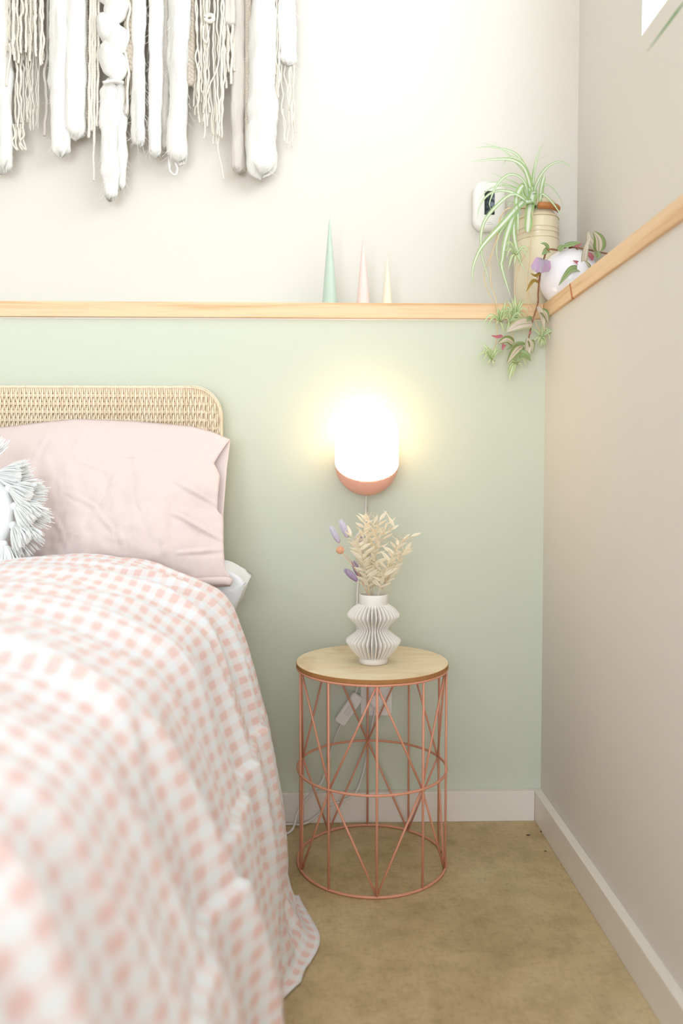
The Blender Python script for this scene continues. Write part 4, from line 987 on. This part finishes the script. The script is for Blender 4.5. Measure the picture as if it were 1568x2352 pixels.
# cord clusters
strings(12, 100, 110, 150, 15, .0032, dy=-.018, sp=4, name='cotton_cord'); strings(18, 104, 90, 140, 10, .0026, dy=-.006, name='cotton_cord')
strings(34, 58, 270, 300, 5, .0026, dy=-.002); strings(58, 92, 250, 305, 14, .0011, 'cord', -.004)
cord([(22, 100), (24, 130), (18, 160), (14, 198)], .0024, 'cord', -.022)
for k in range(7): cord([(30+4*k, 285), (34+3.5*k, 310), (28+4*k+rng.uniform(-6, 6), 328), (40+3*k+rng.uniform(-8, 8), 345)], .0022, 'cord', -.006+.003*(k % 3), 16, 'curled_end', 5)
cord([(106, -330), (110, 60), (104, 160), (107, 240), (103, 312)], .0042, 'roving_grey', .008, 40, 'cord', 5)
for k, (u, vb) in enumerate(((187, 250), (196, 286))): cord([(u, -330), (u+2, 0), (u+3, 150), (u+1, vb)], .0055, 'cord_beige', -.002+.006*k, 40, 'twisted_rope', 1, twist=.016)
for u, vb, r in ((206, 316, .0040), (212, 300, .0036), (218, 330, .0034), (225, 290, .0034), (217, 415, .0028)): cord([(u+3, -330), (u+2, 0), (u, 160), (u-2, vb)], r, 'cord', -.010, 40, 'twisted_cord', 2, twist=.012)
braid(297, 165, 24, 'cord_beige', -.002); strings(288, 312, 200, 268, 8, .0018, 'cord_beige', -.004, name='loose_yarn', sp=6); cord([(288, -330), (296, 40), (287, 110), (294, 150), (291, 262)], .0034, 'cord', -.016, 40, 'cord', 6)
braid(438, 196, 20, 'cord_beige', .004)
strings(448, 480, 210, 300, 9, .0024, dy=-.012, sp=5); strings(470, 516, 270, 335, 15, .0021, dy=-.014, sp=6); strings(446, 470, 240, 290, 7, .0028, 'cord', .002, vt=150, sp=7)
cord([(505, 290), (500, 340), (508, 380), (514, 412)], .0018, 'cord', -.012); cord([(507, 60), (500, 150), (480, 200), (466, 260)], .0018, 'cord', -.024)
cord([(470, 42), (481, 50), (492, 42), (482, 34), (470, 42)], .0055, 'cord', -.022, 24, 'yarn_knot'); cord([(466, 60), (468, 92), (476, 98), (478, 70)], .0024, 'cord', -.026, 20, 'yarn_loop')
strings(516, 540, 150, 212, 6, .0036, 'cord', .0, name='cotton_cord'); rov(527, 527, 62, 26, -.004, 'roving_grey')
braid(570, 338, 15, 'cord_beige', -.004); strings(630, 645, 120, 300, 5, .0020, dy=-.002)
strings(648, 680, 200, 345, 7, .0016, dy=.002, sp=8); cord([(650, 250), (655, 320), (664, 340), (672, 318), (668, 240)], .0016, 'cord', 0, 30, 'yarn_loop')

# ================================================================== leaf of the palm on the side ledge
M['palm'] = leafmat('palm_leaf', [(0, (104, 160, 78)), (.1, (80, 142, 56)), (1, (70, 134, 50))], .4, .2)
M['terracotta'] = plain('white_pot_glaze', (236, 230, 222), .4, .02, 20)
pp = np.array([XU-.055, .66, LED])
pt = thing('palm_pot', 'small white pot on the side ledge', 'pot', tuple(pp))
obj('pot', lathe([(.034, 0), (.037, .003), (.046, .085), (.048, .088), (.048, .096), (.044, .096), (.043, .07)], pp, 40), M['terracotta'], pt)
obj('soil', disc(pp[:2], .042, LED+.068, LED+.076, 30), M['soil'], pt, False)
pl = thing('palm_plant', 'green palm leaf hanging into view in front of the window wall', 'plant', tuple(pp+np.array([0, 0, .076])))
crown = pp+np.array([0, 0, .07])
t0, t1 = py(1486, 118, 1.16), py(1572, 4, 1.10)
lv = [[crown, crown+np.array([-.03, .03, .20]), crown+np.array([-.08, .10, .33]), py(1640, -95, 1.02), t1, t0]]
for a in np.linspace(.4, 3.6, 6): lv.append([crown, crown+np.array([-.02*math.sin(a), -.06*math.cos(a), .14]), crown+np.array([-.06*math.sin(a), -.16*math.cos(a)-.03, .24]), crown+np.array([-.10*math.sin(a), -.26*math.cos(a)-.06, .20])])
for L in lv:
    V, Fc, UV = blade(L, .023, (-.5, -1, .3), .25, 0, n=30); obj('leaf', (V, Fc), M['palm'], pl, True, UV)

# ================================================================== crumbs on the floor
for u, v, r, ex, lab in ((1243, 1911, .0034, 1.2, 'largest dark crumb on the concrete floor, beside the side skirting'), (1213, 1919, .0030, 2.0, 'thin dark sliver on the concrete floor in front of the back skirting'),
        (1252, 1956, .0024, 1.4, 'small dark crumb on the concrete floor next to the largest crumb'), (1316, 2023, .0019, 1.3, 'tiniest dark speck along the side skirting, furthest from the room corner')):
    c = pz(u, v, 0); V = []
    for v3 in lathe([(.3, -.9), (.8, -.4), (1, .1), (.6, .8), (.2, 1)], (0, 0, 0), 7, True, True)[0]: V.append(np.array(v3)*r*np.array([ex, .8, .45])*(1+.3*nz(*[q*3+u for q in v3]))+c+np.array([0, 0, r*.42]))
    o = obj('crumb', (V, lathe([(1, 0)]*5, (0, 0, 0), 7, True, True)[1]), M['gap'], None)
    tag(o, lab, 'crumb', 'dark crumbs near the room corner')
